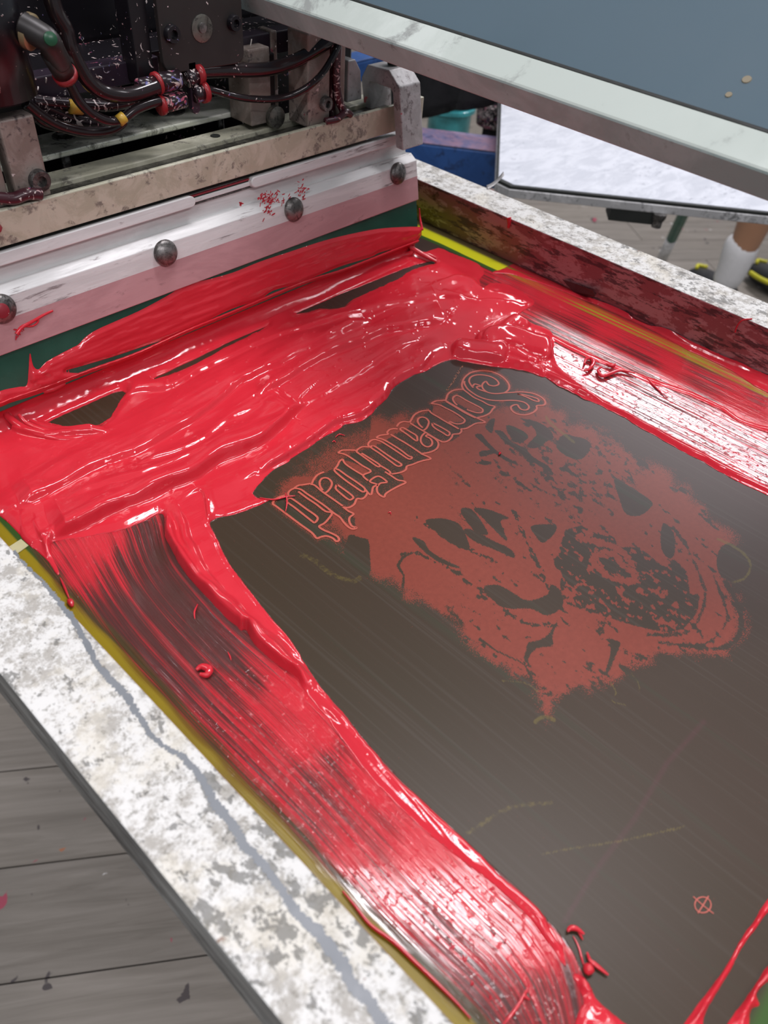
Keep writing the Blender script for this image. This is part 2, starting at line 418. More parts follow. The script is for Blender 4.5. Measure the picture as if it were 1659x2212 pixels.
# ---------------------------------------------------------------- chart-space distance fields
def seg_field(U, V, poly, closed=False):
    """distance, signed side, arclength, nearest point to a polyline for flat arrays U,V"""
    P = np.asarray(poly, np.float32)
    if closed: P = np.vstack([P, P[:1]])
    best = np.full(U.shape, 1e9, np.float32); side = np.zeros_like(best); arc = np.zeros_like(best)
    nu = np.zeros_like(best); nv_ = np.zeros_like(best); L = 0.0
    for i in range(len(P)-1):
        a, b = P[i], P[i+1]; d = b - a; ln = float(np.hypot(*d))
        if ln < 1e-6: continue
        du, dv_ = U - a[0], V - a[1]
        t = np.clip((du*d[0] + dv_*d[1])/(ln*ln), 0, 1)
        eu, ev = du - t*d[0], dv_ - t*d[1]
        q = eu*eu + ev*ev; m = q < best
        best[m] = q[m]; side[m] = np.sign(d[0]*dv_[m] - d[1]*du[m]); arc[m] = L + t[m]*ln
        nu[m] = a[0] + t[m]*d[0]; nv_[m] = a[1] + t[m]*d[1]
        L += ln
    return np.sqrt(best), side, arc, L, nu, nv_
def inside(U, V, poly):
    P = np.asarray(poly, np.float32); r = np.zeros(U.shape, bool); n = len(P)
    for i in range(n):
        a, b = P[i], P[(i+1) % n]
        if a[1] == b[1]: continue
        c = ((a[1] > V) != (b[1] > V)) & (U < (b[0]-a[0])*(V-a[1])/(b[1]-a[1]) + a[0])
        r ^= c
    return r
def sdf(U, V, poly, margin=60):
    """positive inside; far outside = -margin. Returns sd, nearest u, nearest v"""
    P = np.asarray(poly); sd = np.full(U.shape, -float(margin), np.float32); nu = U.copy(); nv_ = V.copy()
    m = (U > P[:, 0].min()-margin) & (U < P[:, 0].max()+margin) & (V > P[:, 1].min()-margin) & (V < P[:, 1].max()+margin)
    if not m.any(): return sd, nu, nv_
    u, v = U[m], V[m]
    d, _, _, _, a, b = seg_field(u, v, P, True)
    ins = inside(u, v, P)
    sd[m] = np.where(ins, d, -d); nu[m] = a; nv_[m] = b
    return sd, nu, nv_
def smooth_noise(U, V, su, sv, ang=0.0, seed=0, warp=0.0):
    """value noise, cell size su along the direction ang and sv across it"""
    r = np.random.default_rng(seed); G = r.random((256, 256), dtype=np.float32)
    c, s = math.cos(ang), math.sin(ang)
    a = (U*c + V*s)/su + 1000; b = (-U*s + V*c)/sv + 1000
    if warp:
        w = smooth_noise(U, V, su*.9, sv*6, ang, seed+77)
        b = b + w*warp
    i = np.floor(a).astype(int); j = np.floor(b).astype(int); fa = a - i; fb = b - j
    fa = fa*fa*(3-2*fa); fb = fb*fb*(3-2*fb)
    g = lambda x, y: G[x & 255, y & 255]
    return ((g(i, j)*(1-fa) + g(i+1, j)*fa)*(1-fb) + (g(i, j+1)*(1-fa) + g(i+1, j+1)*fa)*fb) - .5
def sstep(x, a, b):
    t = np.clip((x-a)/(b-a), 0, 1); return t*t*(3-2*t)
def idw(U, V, pts, power=3.0, r0=14.0):
    num = np.zeros(U.shape, np.float32); den = np.zeros(U.shape, np.float32)
    for u, v, c in pts:
        w = ((U-u)**2 + (V-v)**2 + r0*r0)**(-power/2); num += w*c; den += w
    return num/den
def T(ox, oy, s, pts):   # crop pixels -> photo pixels
    return [(ox + x/s, oy + y/s) for x, y in pts]

# ---- outlines of the ink (photo pixels on the mesh plane) -----------------
inner_edge = [(453,1129),(475,1118),(506,1112),(548,1097),(586,1078),(560,1077),(546,1066),(557,1049),(591,1015),(620,1000),(633,988),(675,962),(690,950),(730,929),(745,918),(776,912),(802,895),(815,880),(835,861),(850,838),(869,825),(895,810),(920,802),(948,786),(979,777),(998,781),(1046,790),(1099,796),(1138,802),(1170,814),(1179,815),(1205,833),(1245,852),(1255,858),(1295,875),(1318,887),(1350,903),(1381,924),(1420,944),(1466,971),(1510,993),(1550,1017),(1600,1043),(1659,1070),(1760,1118),(1900,1190)]
body = [(-90,1060),(0,1115),(28,1140),(55,1171),(82,1192),(105,1215),(122,1240),(128,1236),(114,1204),(110,1176),(118,1170),(160,1163),(236,1151),(280,1140),(312,1126),(352,1111),
        (356,1159),(371,1188),(385,1215),(405,1243),(443,1287),(485,1331),(510,1352),(521,1363),(532,1361),(548,1390),(590,1429),(633,1458),(668,1484),(700,1506),
        (692,1484),(675,1458),(658,1433),(633,1390),(590,1340),(562,1305),(536,1272),(516,1246),(498,1222),(484,1196),(472,1171),(462,1150)] + inner_edge[:36] + \
       [(1370,905),(1300,862),(1240,822),(1205,790),(1196,760),(1197,735),(1185,712),(1150,700),(1130,692),(1118,682),(1137,668),(1155,655),(1140,640),(1115,625),(1095,615),(1060,612),(1043,622),(1036,606),(1046,590),(1040,576),(1016,562),(993,554),(948,536),(915,527),(895,525),(880,540),(860,553),(700,618),(560,668),(400,740),(250,805),(60,885),(0,880),(-90,900)]
hole1 = [(102,909),(150,889),(200,868),(235,852),(262,846),(272,850),(262,862),(250,884),(236,905),(215,918),(190,925),(160,926),(130,919)]
hole2 = [(330,820),(400,786),(460,757),(520,727),(575,704),(560,716),(500,745),(440,778),(380,806)]
hole3 = [(640,677),(700,650),(760,626),(830,598),(885,577),(930,565),(938,570),(905,578),(880,590),(868,598),(845,610),(820,622),(790,635),(760,650),(742,664),(720,668),(690,668),(660,676)]
lower_bead = [(640,1440),(692,1484),(712,1508),(745,1545),(765,1572),(790,1602),(815,1630),(840,1662),(870,1692),(915,1732),(960,1775),(1005,1815),(1050,1860),(1085,1895),(1130,1932),(1165,1965),(1178,1985),(1190,2012),(1204,2032),(1217,2054),(1222,2085),(1210,2075),(1190,2045),(1150,1990),(1100,1940),(1040,1890),(960,1830),(890,1770),(820,1700),(770,1640),(720,1570),(680,1520),(650,1480)]
lower_end = [(1238,2108),(1250,2104),(1262,2112),(1274,2128),(1283,2150),(1302,2172),(1330,2196),(1380,2240),(1360,2290),(1240,2290),(1245,2200),(1262,2165),(1250,2135)]
right_bead = [(1170,806),(1205,825),(1260,848),(1300,866),(1360,893),(1430,932),(1500,968),(1580,1010),(1659,1050),(1900,1160)] + inner_edge[::-1][0:18]
rail_ink = [(1062,590),(1085,581),(1115,585),(1141,597),(1205,621),(1245,632),(1274,641),(1300,630),(1312,640),(1361,684),(1400,703),(1438,714),(1490,733),(1534,748),(1600,775),(1659,800),(1900,900),(1900,965),(1659,850),(1582,803),(1486,757),(1390,704),(1293,661),(1197,623),(1120,597),(1086,590)]
ridge_bead = [(1126,690),(1134,691),(1180,716),(1240,748),(1300,776),(1360,800),(1420,822),(1480,842),(1540,868),(1570,884),(1600,905),(1640,918),(1700,930),(1700,945),(1660,935),(1620,922),(1590,908),(1560,888),(1530,874),(1470,848),(1410,829),(1350,806),(1290,782),(1230,755),(1170,722),(1128,698)]
line1 = [(1720,1890),(1659,1942),(1628,1990),(1600,2030),(1583,2062),(1560,2100),(1530,2140),(1500,2180),(1470,2225),(1450,2280),(1510,2280),(1520,2200),(1545,2150),(1578,2096),(1590,2070),(1606,2042),(1635,2002),(1665,1965),(1730,1915)]
line2 = [(1720,2040),(1659,2086),(1640,2115),(1615,2150),(1590,2185),(1560,2230),(1545,2290),(1620,2290),(1618,2215),(1624,2180),(1640,2172),(1634,2150),(1650,2128),(1730,2060)]
polys_raw = [body, lower_bead, lower_end, right_bead, rail_ink, ridge_bead, line1, line2]
def rough(poly, amp, n=4):
    q = catmull(poly, n, True)
    return q + rng.normal(size=q.shape)*amp
polys = [rough(p, .5) for p in polys_raw]
holes = [rough(p, .5) for p in (hole1, hole2, hole3)]
PL = catmull([(40,1140),(90,1195),(150,1275),(205,1355),(260,1425),(330,1500),(400,1578),(520,1700),(640,1820),(740,1940),(800,2010),(900,2110),(1010,2215),(1080,2290)], 4)
PR = catmull([(300,1000),(352,1111),(371,1188),(405,1243),(485,1331),(560,1400),(640,1470),(700,1530),(765,1600),(840,1680),(915,1750),(1005,1835),(1085,1915),(1150,1975),(1195,2040),(1222,2090),(1240,2160),(1262,2290)], 4)

# ---- thick ink ------------------------------------------------------------
step_ = 0.00062
xs = np.arange(0.0008, W - .0006, step_, dtype=np.float32); ys = np.arange(-0.075, 0.4295, step_, dtype=np.float32)
GX, GY = np.meshgrid(xs, ys, indexing='ij'); shp = GX.shape
U, V = chart(GX, GY); U = U.astype(np.float32).ravel(); V = V.astype(np.float32).ravel()
cam_ok = (U > -160) & (U < 1830) & (V < 2360)
sd = np.full(U.shape, -60, np.float32); NU = U.copy(); NV = V.copy()
wu = U + smooth_noise(U, V, 14, 14, 0, 5)*5; wv = V + smooth_noise(U, V, 14, 14, 0, 6)*5
for p in polys:
    s, a, b = sdf(U, V, p); m = s > sd
    sd[m] = s[m]; NU[m] = a[m]; NV[m] = b[m]
for h in holes:
    s, a, b = sdf(U, V, h); m = -s < sd
    sd[m] = -s[m]; NU[m] = a[m]; NV[m] = b[m]
sd[~cam_ok] = -60
K = sd > -22
u, v, s = U[K], V[K], sd[K]
base = idw(u, v, [(100,1000,1.6),(40,1060,1.2),(60,900,2.6),(180,940,2.2),(300,900,2.2),(150,1180,1.0),(300,1050,2.6),(450,950,2.4),(550,850,2.2),(480,1060,1.1),(560,1030,.8),(700,760,2.0),(800,820,2.0),(720,880,2.0),(900,700,1.8),(850,650,1.6),(1000,560,.8),(980,600,1.0),(1100,650,1.4),(940,740,1.5),(1040,745,2.5),(400,1160,2.4),(470,1290,1.6),(560,1350,1.2),(650,1450,.9),(800,1650,1.0),(1000,1850,.9),(1180,2000,1.0),(1300,2180,1.6),(1250,850,1.3),(1500,990,1.0),(1700,1100,1.0),(1300,650,2.0),(1659,830,2.6),(1560,2100,.8),(1620,2180,1.0)], 3, 30)
flow = math.radians(-27)
inb = sstep(s, 0, 9)
z = base*(.30 + .70*sstep(s, 0, 16))
bodyw = (1 - sstep(u, 1150, 1230)) * (1 - sstep(v, 1200, 1330))
z += bodyw*sstep(s, 2, 30)*(smooth_noise(u, v, 260, 42, flow, 1, 1.2)*2.6 + smooth_noise(u, v, 170, 20, flow, 2, 1.5)*.7 + smooth_noise(u, v, 110, 6, flow, 3, 2.0)*.14)
# long thin brush lines on the lower-left and right bands
nd = (1 - bodyw)
aw, _, _, _, _, _ = seg_field(u, v, PL)
z += nd*(u < 1400)*(v > 1250)*sstep(s, 0, 6)*(smooth_noise(aw, aw*0+np.float32(0), 4.5, 1, 0, 8)*.30 + smooth_noise(aw, aw*0, 1.8*3, 1, 0, 9)*.12)
gx = GX.ravel()[K]*1000
z += nd*(v < 1200)*(u > 1150)*sstep(s, 0, 6)*(smooth_noise(gx, gx*0, 1.6, 1, 0, 10)*.35)
# ridges: (points, soft width, steep width, height mm, steep side +1 = right of travel in the photo)
ridges = [
 ([(116,1158),(165,1138),(230,1108),(300,1080),(365,1052),(420,1030),(470,995),(520,975),(565,955),(600,925),(622,895),(640,878)], 54, 14, 6.2, 1),
 ([(40,1090),(110,1060),(170,1030),(240,995),(300,975),(370,935),(420,905),(470,865),(530,820),(590,795),(640,770),(720,735),(790,700)], 46, 13, 3.6, 1),
 ([(262,860),(300,845),(370,835),(440,800),(520,765),(600,730),(660,715),(740,690),(820,662),(900,650),(960,640),(1030,650)], 24, 10, 1.9, 1),
 ([(560,860),(620,825),(670,790),(720,760),(780,735),(850,715),(905,698),(955,692),(968,684)], 34, 10, 3.8, 1),
 ([(960,678),(970,690),(962,706)], 10, 8, 1.6, 1),
 ([(560,1020),(620,985),(675,950),(720,918),(775,898),(815,872),(845,842),(862,815),(900,797),(925,770),(935,762),(955,752)], 26, 9, 2.6, 1),
 ([(640,920),(625,905),(645,880),(700,850),(760,815),(830,770),(900,735)], 24, 9, 1.8, 1),
 ([(300,1010),(380,985),(440,960),(500,905),(560,880)], 26, 10, 1.6, 1),
 ([(150,1085),(240,1050),(300,1040),(380,1010),(440,985)], 22, 9, 1.3, 1),
 ([(0,905),(20,918),(50,934),(90,945),(140,947),(190,943),(235,935)], 9, 8, 2.8, 1),
 ([(45,900),(80,918),(130,934),(180,938),(225,930)], 7, 6, 1.6, 1),
 ([(112,1148),(108,1172),(104,1200)], 10, 8, 2.6, -1),
 ([(80,1130),(95,1165),(110,1205)], 14, 8, 1.2, 1),
 ([(352,1118),(362,1165),(385,1210),(420,1258),(465,1303),(520,1352),(560,1392),(610,1432),(668,1478)], 9, 22, 4.6, -1),
 ([(372,1095),(395,1150),(420,1210),(455,1262),(505,1318),(560,1368),(620,1420)], 10, 16, 2.2, -1),
 ([(395,1078),(430,1060),(447,1085),(455,1125),(474,1172),(500,1222),(540,1275),(592,1340),(640,1400)], 14, 7, 1.2, 1),
 ([(450,1128),(500,1116),(550,1100),(580,1082)], 8, 6, 1.6, 1),
 ([(1165,655),(1130,668),(1095,662),(1050,652),(1010,655),(985,648),(960,640)], 12, 8, 1.7, 1),
 ([(940,618),(985,607),(1012,610),(1040,628),(1085,640),(1105,645)], 10, 8, 1.8, -1),
 ([(1062,590),(1050,606),(1038,628)], 14, 8, 1.6, -1),
 ([(870,590),(930,585),(1000,600)], 26, 14, .8, 1),
 ([(200,1000),(90,990),(20,970)], 30, 24, .8, 1),
 ([(985,780),(1040,788),(1100,792),(1140,800),(1180,812),(1240,842),(1300,868)], 10, 7, 2.2, 1),
 ([(1300,872),(1380,915),(1460,960),(1560,1012),(1659,1060),(1800,1130)], 26, 9, 1.2, 1),
 ([(1280,640),(1330,672),(1430,716),(1530,752),(1659,810),(1800,880)], 14, 9, 3.0, -1),
 ([(700,1505),(760,1572),(840,1662),(915,1735),(1005,1818),(1130,1932),(1185,2005),(1215,2060)], 12, 6, .9, -1),
 ([(1655,1958),(1590,2060),(1530,2160),(1490,2220)], 6, 6, 1.2, 1),
 ([(1700,2060),(1630,2140),(1590,2220)], 14, 10, 1.4, 1),
]
for pts, wa, wb, h, sg in ridges:
    Pc = catmull(pts, 5)
    mm = (u > Pc[:, 0].min()-70) & (u < Pc[:, 0].max()+70) & (v > Pc[:, 1].min()-70) & (v < Pc[:, 1].max()+70)
    uu = u[mm] + smooth_noise(u[mm], v[mm], 70, 34, flow, 21)*8; vv = v[mm] + smooth_noise(u[mm], v[mm], 70, 34, flow, 22)*8 + smooth_noise(u[mm], v[mm], 18, 14, flow, 24)*2
    d, sgn, arc, L, _, _ = seg_field(uu, vv, Pc)
    wdt = np.where(sgn*sg > 0, wb, wa); tp = np.clip(np.minimum(arc, L-arc)/45 + .25, 0, 1)
    amp = 1.25*h*tp*(1 + .35*smooth_noise(uu, vv, 60, 30, flow, 23))
    z[mm] += amp*np.where(sgn*sg > 0, np.exp(-(d/(wdt*.8))**4), np.exp(-(d/wdt)**1.6))*sstep(s[mm], -1, 8)
# piled lobes at the right end
blobs = [(965,700,12,16,0,1.5),
         (90,860,24,14,-20,3.0),(30,880,26,12,-10,3.0),(1263,2130,14,20,-20,2.5),(1290,2190,30,22,30,2.2),(1300,2230,40,30,30,2.6),(521,1358,9,7,0,2.0)]
z *= 1 - .5*np.exp(-((u-1080)/110)**2 - ((v-735)/55)**2)
bwu = u + smooth_noise(u, v, 34, 26, .3, 61)*26; bwv = v + smooth_noise(u, v, 34, 26, .3, 62)*18
for bu, bv, ru, rv, a, h in blobs:
    ca, sa_ = math.cos(math.radians(a)), math.sin(math.radians(a))
    p = ((bwu-bu)*ca + (bwv-bv)*sa_)/ru; q = (-(bwu-bu)*sa_ + (bwv-bv)*ca)/rv
    r2 = p*p + q*q
    z = np.maximum(z, np.where(r2 < 1, h*np.sqrt(np.clip(1-r2**1.4, 0, 1))*(.85 + .5*smooth_noise(u, v, 22, 12, .3, 63))*sstep(s, -1, 7), 0)) + .5*np.exp(-r2*2)*sstep(s, 0, 6)
# fat rolls of ink piled at the right end
for pts, w_, h_ in (([(1000,764),(1030,768),(1072,772)], 27, 8.5), ([(1062,742),(1095,736),(1130,744),(1172,757)], 25, 9.5), ([(1046,736),(1078,722),(1112,700),(1134,694)], 17, 6.5), ([(1040,790-12),(1090,786),(1140,796)], 11, 4.0), ([(1085,764),(1120,772),(1150,782)], 12, 4.5)):
    Pc = catmull(pts, 5); mm = (u > 960) & (u < 1220) & (v > 660) & (v < 830)
    uu = u[mm] + smooth_noise(u[mm], v[mm], 40, 30, .3, 71)*10; vv = v[mm] + smooth_noise(u[mm], v[mm], 40, 30, .3, 72)*9
    d, sgn, arc, L, _, _ = seg_field(uu, vv, Pc)
    q_ = np.clip(d/w_, 0, 1); prof_ = h_*np.sqrt(1 - q_**2.2)*(1 + .25*smooth_noise(uu, vv, 40, 16, .3, 73))*sstep(s[mm], 0, 10)
    z[mm] = np.maximum(z[mm], np.where(d < w_, prof_, 0)); z[mm] += .6*np.exp(-((d/w_)**2)*1.2)*sstep(s[mm], 0, 8)
# bubbles and crumbs
for _ in range(420):
    k = rng.integers(len(u))
    if s[k] < 6 or z[k] < .9: continue
    bu, bv, rr_ = u[k], v[k], rng.uniform(1.6, 3.4)
    if bu < 200 and rng.random() < .5: continue
    mm = np.abs(u-bu) < 6
    idx = np.nonzero(mm)[0]; idx = idx[np.abs(v[idx]-bv) < 6]
    z[idx] += .45*np.exp(-((u[idx]-bu)**2 + (v[idx]-bv)**2)/(rr_*rr_*.7))
z = np.maximum(z, .05)
Z = np.zeros(U.shape, np.float32); Z[K] = z
S2 = sd.reshape(shp); keepv = S2 > 0
anyf = keepv[:-1, :-1] | keepv[1:, :-1] | keepv[:-1, 1:] | keepv[1:, 1:]
ii = np.arange(U.size).reshape(shp)
used = np.zeros(shp, bool)
for a, b in ((slice(None, -1), slice(None, -1)), (slice(1, None), slice(None, -1)), (slice(None, -1), slice(1, None)), (slice(1, None), slice(1, None))):
    used[a, b] |= anyf
out = (used & ~keepv).ravel()
X = GX.ravel().copy(); Y = GY.ravel().copy()
nx, ny = chart_inv(NU[out].astype(float), NV[out].astype(float))
X[out] = nx; Y[out] = ny; Z[out] = 0.02
Z = Z + .05
vid = -np.ones(U.size, np.int64); uf = used.ravel(); vid[uf] = np.arange(uf.sum())
fa, fb = np.nonzero(anyf)
quads = np.stack([vid[ii[fa, fb]], vid[ii[fa+1, fb]], vid[ii[fa+1, fb+1]], vid[ii[fa, fb+1]]], 1)
def grid_mesh(name, co, quads, mat, attrs=None):
    me = bpy.data.meshes.new(name)
    me.vertices.add(len(co)); me.vertices.foreach_set('co', np.ascontiguousarray(co, np.float32).ravel())
    me.loops.add(quads.size); me.loops.foreach_set('vertex_index', quads.astype(np.int32).ravel())
    me.polygons.add(len(quads)); me.polygons.foreach_set('loop_start', np.arange(0, quads.size, 4, dtype=np.int32))
    me.polygons.foreach_set('use_smooth', np.ones(len(quads), bool))
    me.update(calc_edges=True)
    for k, vals in (attrs or {}).items():
        a = me.attributes.new(k, 'FLOAT', 'POINT'); a.data.foreach_set('value', np.ascontiguousarray(vals, np.float32))
    me.materials.append(mat); return me
co = np.stack([X[uf], Y[uf], Z[uf]*.001], 1)
ink_root = thing('ink_pool', 'thick glossy red ink piled and smeared over the stencil mesh below the squeegee', 'ink', (.2, .3, 0))
me = grid_mesh('wet_ink', co, quads, M['ink'])
kid(new('wet_ink', me), ink_root)

# ---- stencil mesh (fabric with emulsion, ink film, artwork) -----------------
fs = 0.00085
xs = np.linspace(-.0015, W + .0015, int(W/fs)); ys = np.concatenate([np.arange(-.116, .46, fs), np.linspace(.462, YF, 20)])
FX, FY = np.meshgrid(xs.astype(np.float32), ys.astype(np.float32), indexing='ij'); fshp = FX.shape
u, v = chart(FX, FY); u = u.astype(np.float32).ravel(); v = v.astype(np.float32).ravel()
fx = FX.ravel(); fy = FY.ravel()
bare = inner_edge + [(1900,2300),(1400,2300),(1330,2212),(1283,2155),(1262,2110),(1240,2060),(1210,2020),(1170,1975),(1130,1932),(1050,1860),(960,1775),(870,1692),(790,1602),(745,1545),(692,1484),(658,1433),(590,1340),(536,1272),(498,1222),(472,1171)]
sdb, _, _ = sdf(u, v, bare, 40)
cov = idw(u, v, [(120,1200,1),(200,1180,1),(250,1160,.95),(150,1260,1),(185,1235,.95),(160,1300,.55),(300,1150,.22),(340,1200,.12),(255,1225,.30),(200,1330,.30),(250,1400,.25),(300,1300,.20),(380,1280,.15),(430,1350,.15),(350,1400,.32),(300,1480,.35),(420,1450,.35),(480,1400,.2),(540,1470,.55),(450,1550,.50),(600,1500,.9),(640,1500,1),(400,1590,.45),(550,1600,.65),(500,1680,.6),(650,1600,.95),(700,1600,1),(620,1700,.65),(580,1740,.5),(680,1690,.5),(730,1720,.6),(760,1650,.95),(735,1625,.45),(765,1635,.5),(800,1700,1),(900,1850,1),(750,1850,.9),(850,1950,.8),(700,1850,.6),(650,1830,.35),(720,1940,.2),(800,2010,.15),(900,2090,.15),(950,2000,.6),(1000,1950,.95),(1050,2050,.7),(1000,2130,.35),(1100,2130,.5),(1150,2050,1),(1150,2180,.45),(1230,2150,.5),(1010,2205,.15),(900,2200,.1),
   (10,1150,0),(40,1180,0),(70,1215,0),(100,1250,0),(135,1300,.05),(200,1400,.12),(300,1540,.15),(420,1660,.2),(530,1770,.2),(640,1870,.2),
   (1110,610,.6),(1150,620,.85),(1200,650,.95),(1300,720,.95),(1450,800,1),(1600,870,1),(1659,900,1),(1150,660,.75),(1180,705,.35),(1250,735,.35),(1300,765,.45),(1400,820,.4),(1500,870,.5),(1600,950,.4),(1659,980,.5),(1220,770,.75),(1300,825,.5),(1400,870,.4),(1500,930,.6),(1600,1000,.9),(1250,810,.9),(1330,870,.9),
   (1150,602,.6),(1300,668,.45),(1500,765,.4),(1640,835,.4)], 3.0, 26)
cov = cov*(1 - sstep(sdb, -3, 1))
cov *= np.where(v > 1100, .22 + .78*sstep(fx + .002*smooth_noise(u, v, 60, 60, 0, 91), .012, .018), 1)
cov[(fy > .40)] *= 0
cov[(fx > .478) & (fy > .365)] = 0; cov[(fx > .470) & (fy > .405)] = 0
# curved across-coordinate on the left band, straight elsewhere (mm)
dl, sgl, arl, _, _, _ = seg_field(u, v, PL); dr, _, _, _, _, _ = seg_field(u, v, PR)
left = (v > 1100) & (sdb < 3) & (u < 1290)
sa = np.where(left, dl/(dl+dr+1e-3)*70, fx*1000 + 500)
sl = np.where(left, arl/3.5, fy*1000)
# artwork coverage
def dark(pts, soft=2.5, amt=1.0):
    global art
    s_, _, _ = sdf(u, v, pts, 20); art = art*(1 - amt*sstep(s_, -soft, soft))
def add(pts, soft=2.5, amt=1.0):
    global art
    s_, _, _ = sdf(u, v, pts, 20); art = np.maximum(art, amt*sstep(s_, -soft, soft))
blob = [(637,1010),(690,965),(760,925),(810,900),(860,905),(1000,880),(1100,870),(1175,858),(1215,895),(1250,912),(1330,955),(1400,1005),(1480,1050),(1530,1105),(1575,1150),(1590,1175),(1575,1200),(1560,1215),(1570,1240),(1592,1290),(1606,1350),(1592,1392),(1550,1410),(1450,1412),(1380,1432),(1352,1455),(1330,1465),(1290,1482),(1232,1492),(1208,1505),(1196,1530),(1183,1560),(1172,1552),(1162,1515),(1142,1472),(1082,1440),(1012,1380),(962,1325),(900,1298),(840,1262),(800,1240),(765,1215),(735,1165),(700,1130),(660,1110),(610,1080)]
s_, _, _ = sdf(u, v, catmull(blob, 4, True), 60)
art = sstep(s_ + smooth_noise(u, v, 26, 26, .6, 31)*26 - 6, -34, 26).astype(np.float32)
tip = (u < 800) & (v < 1030); art[tip] *= .55
e5 = lambda p: T(960, 860, 5.53, p)
e8 = lambda p: T(960, 760, 2.373, p)
el = lambda p: T(640, 1060, 2.765, p)
n1 = smooth_noise(u, v, 16, 6, .65, 32) + .6*smooth_noise(u, v, 7, 4, .65, 33) + .4*smooth_noise(u, v, 3.5, 3, .2, 34)
# speckled middle
mid = sstep(-((u-1230)/190)**2 - ((v-1020)/110)**2, -1.2, -.1)
art -= mid*sstep(n1, .05, .30)*.75
for p in [e5([(360,440),(440,430),(500,500),(640,640),(890,795),(760,760),(660,700),(540,610),(440,520)]), e5([(600,385),(700,400),(800,520),(960,600),(1080,720),(1230,800),(1260,870),(1120,800),(1000,720),(860,620),(740,540),(650,450)]),
          e5([(740,330),(800,330),(950,400),(1000,470),(920,530),(850,500),(760,420)]), e5([(520,280),(600,240),(590,330),(560,420),(490,350)]),
          e5([(1340,590),(1360,500),(1440,430),(1560,460),(1659,480),(1740,540),(1720,640),(1650,720),(1560,730),(1440,680)]),
          e5([(900,240),(1100,280),(1240,360),(1300,460),(1220,520),(1080,600),(990,560),(1100,440),(1040,330)]),
          e5([(430,640),(560,620),(620,650),(520,680),(430,700)]), e5([(400,770),(500,750),(570,775),(480,800)]),
          el([(1060,110),(1120,105),(1200,130),(1270,165),(1220,185),(1262,300),(1200,250),(1150,200),(1110,160)]), el([(980,120),(1050,112),(1140,240),(1130,265),(1060,235)]),
          el([(770,180),(860,165),(960,190),(1010,260),(1035,355),(960,330),(900,300),(840,240)]), el([(1405,210),(1550,205),(1530,270),(1470,310),(1430,270)]),
          el([(1000,240),(1040,230),(1160,290),(1280,350),(1300,400),(1180,350),(1060,300)]), el([(690,280),(760,300),(800,360),(900,420),(980,465),(860,430),(760,360)]),
          el([(1120,575),(1200,562),(1280,600),(1380,655),(1500,620),(1520,560),(1580,600),(1590,690),(1500,745),(1400,705),(1260,702),(1160,640)]),
          el([(1360,1005),(1372,950),(1390,905),(1460,890),(1510,850),(1560,775),(1530,870),(1530,925),(1440,940),(1400,975),(1380,1020)]),
          el([(320,262),(380,280),(430,295),(440,380),(440,480),(400,510),(350,480),(310,420),(290,370),(300,310)]),
          el([(600,440),(640,385),(650,395),(620,445),(645,500),(645,560),(630,580),(635,510),(610,470)]),
          e8([(825,1470),(900,1488),(885,1540),(860,1600),(835,1650),(825,1640),(848,1560),(850,1500)]),
          e8([(870,650),(950,690),(1060,765),(1055,800),(1000,840),(930,830),(900,760)]), e8([(1120,880),(1175,930),(1180,1030),(1150,1060),(1110,1000)]),
          e8([(1420,1000),(1470,985),(1530,1030),(1560,1090),(1540,1150),(1480,1175),(1420,1150),(1395,1080)])]:
    dark(catmull(p, 4, True), 2.0)
mouth = e8([(620,910),(700,890),(780,930),(860,950),(900,1000),(1000,1000),(1110,1090),(1200,1080),(1245,1130),(1260,1240),(1310,1240),(1300,1330),(1230,1420),(1150,1440),(1060,1425),(950,1400),(800,1350),(700,1320),(620,1290),(590,1200),(600,1130),(560,1090),(590,1000)])
s_, _, _ = sdf(u, v, mouth, 20)
art = art*(1 - sstep(s_, -2, 3)) + sstep(s_, -2, 3)*(.05 + .95*sstep(n1, .12, .34))
ring = e8([(770,1040),(830,1040),(870,1030),(910,1090),(980,1140),(970,1180),(900,1170),(830,1140),(790,1110),(760,1070)])
d_, _, _, _, _, _ = seg_field(u, v, ring, True); art = np.maximum(art, 1 - sstep(d_ + n1*6, 4, 8))
ring = e8([(690,950),(760,970),(880,1000),(960,1080)]); d_, _, _, _, _, _ = seg_field(u, v, ring); art = np.maximum(art, 1 - sstep(d_ + n1*10, 4, 9))
for q in (e8([(1170,900),(1240,1000),(1330,1200),(1320,1330),(1240,1440),(1040,1450)]), e8([(1440,1180),(1490,1260),(1520,1380),(1500,1470),(1400,1520),(1200,1500)]), e8([(1380,1150),(1440,1300),(1440,1400),(1330,1500),(1100,1490)])):
    d_, _, _, _, _, _ = seg_field(u, v, catmull(q, 4)); art -= .7*(1 - sstep(d_ + n1*5, 2, 5))
d_, _, _, _, _, _ = seg_field(u, v, e8([(180,1470),(260,1530),(370,1580),(410,1600),(450,1680)])); art -= .9*(1 - sstep(d_, 1, 2.5))
for q in ([(1000,1250),(1060,1290),(1130,1345),(1200,1350)], [(870,1200),(900,1195),(960,1225),(1000,1240)], [(900,1120),(980,1170),(1080,1215)], [(1110,1110),(1170,1240),(1190,1290)]):
    d_, _, _, _, _, _ = seg_field(u, v, catmull(q, 4)); art -= .9*(1 - sstep(np.abs(d_ + n1*9), 1.5, 4))
art -= sstep(smooth_noise(u, v, 34, 9, .72, 51) + .7*smooth_noise(u, v, 12, 5, .5, 52) + .4*smooth_noise(u, v, 5, 3, .9, 53), .30, .55)*sstep(u, 900, 1050)*.8
art = np.clip(art, 0, 1)

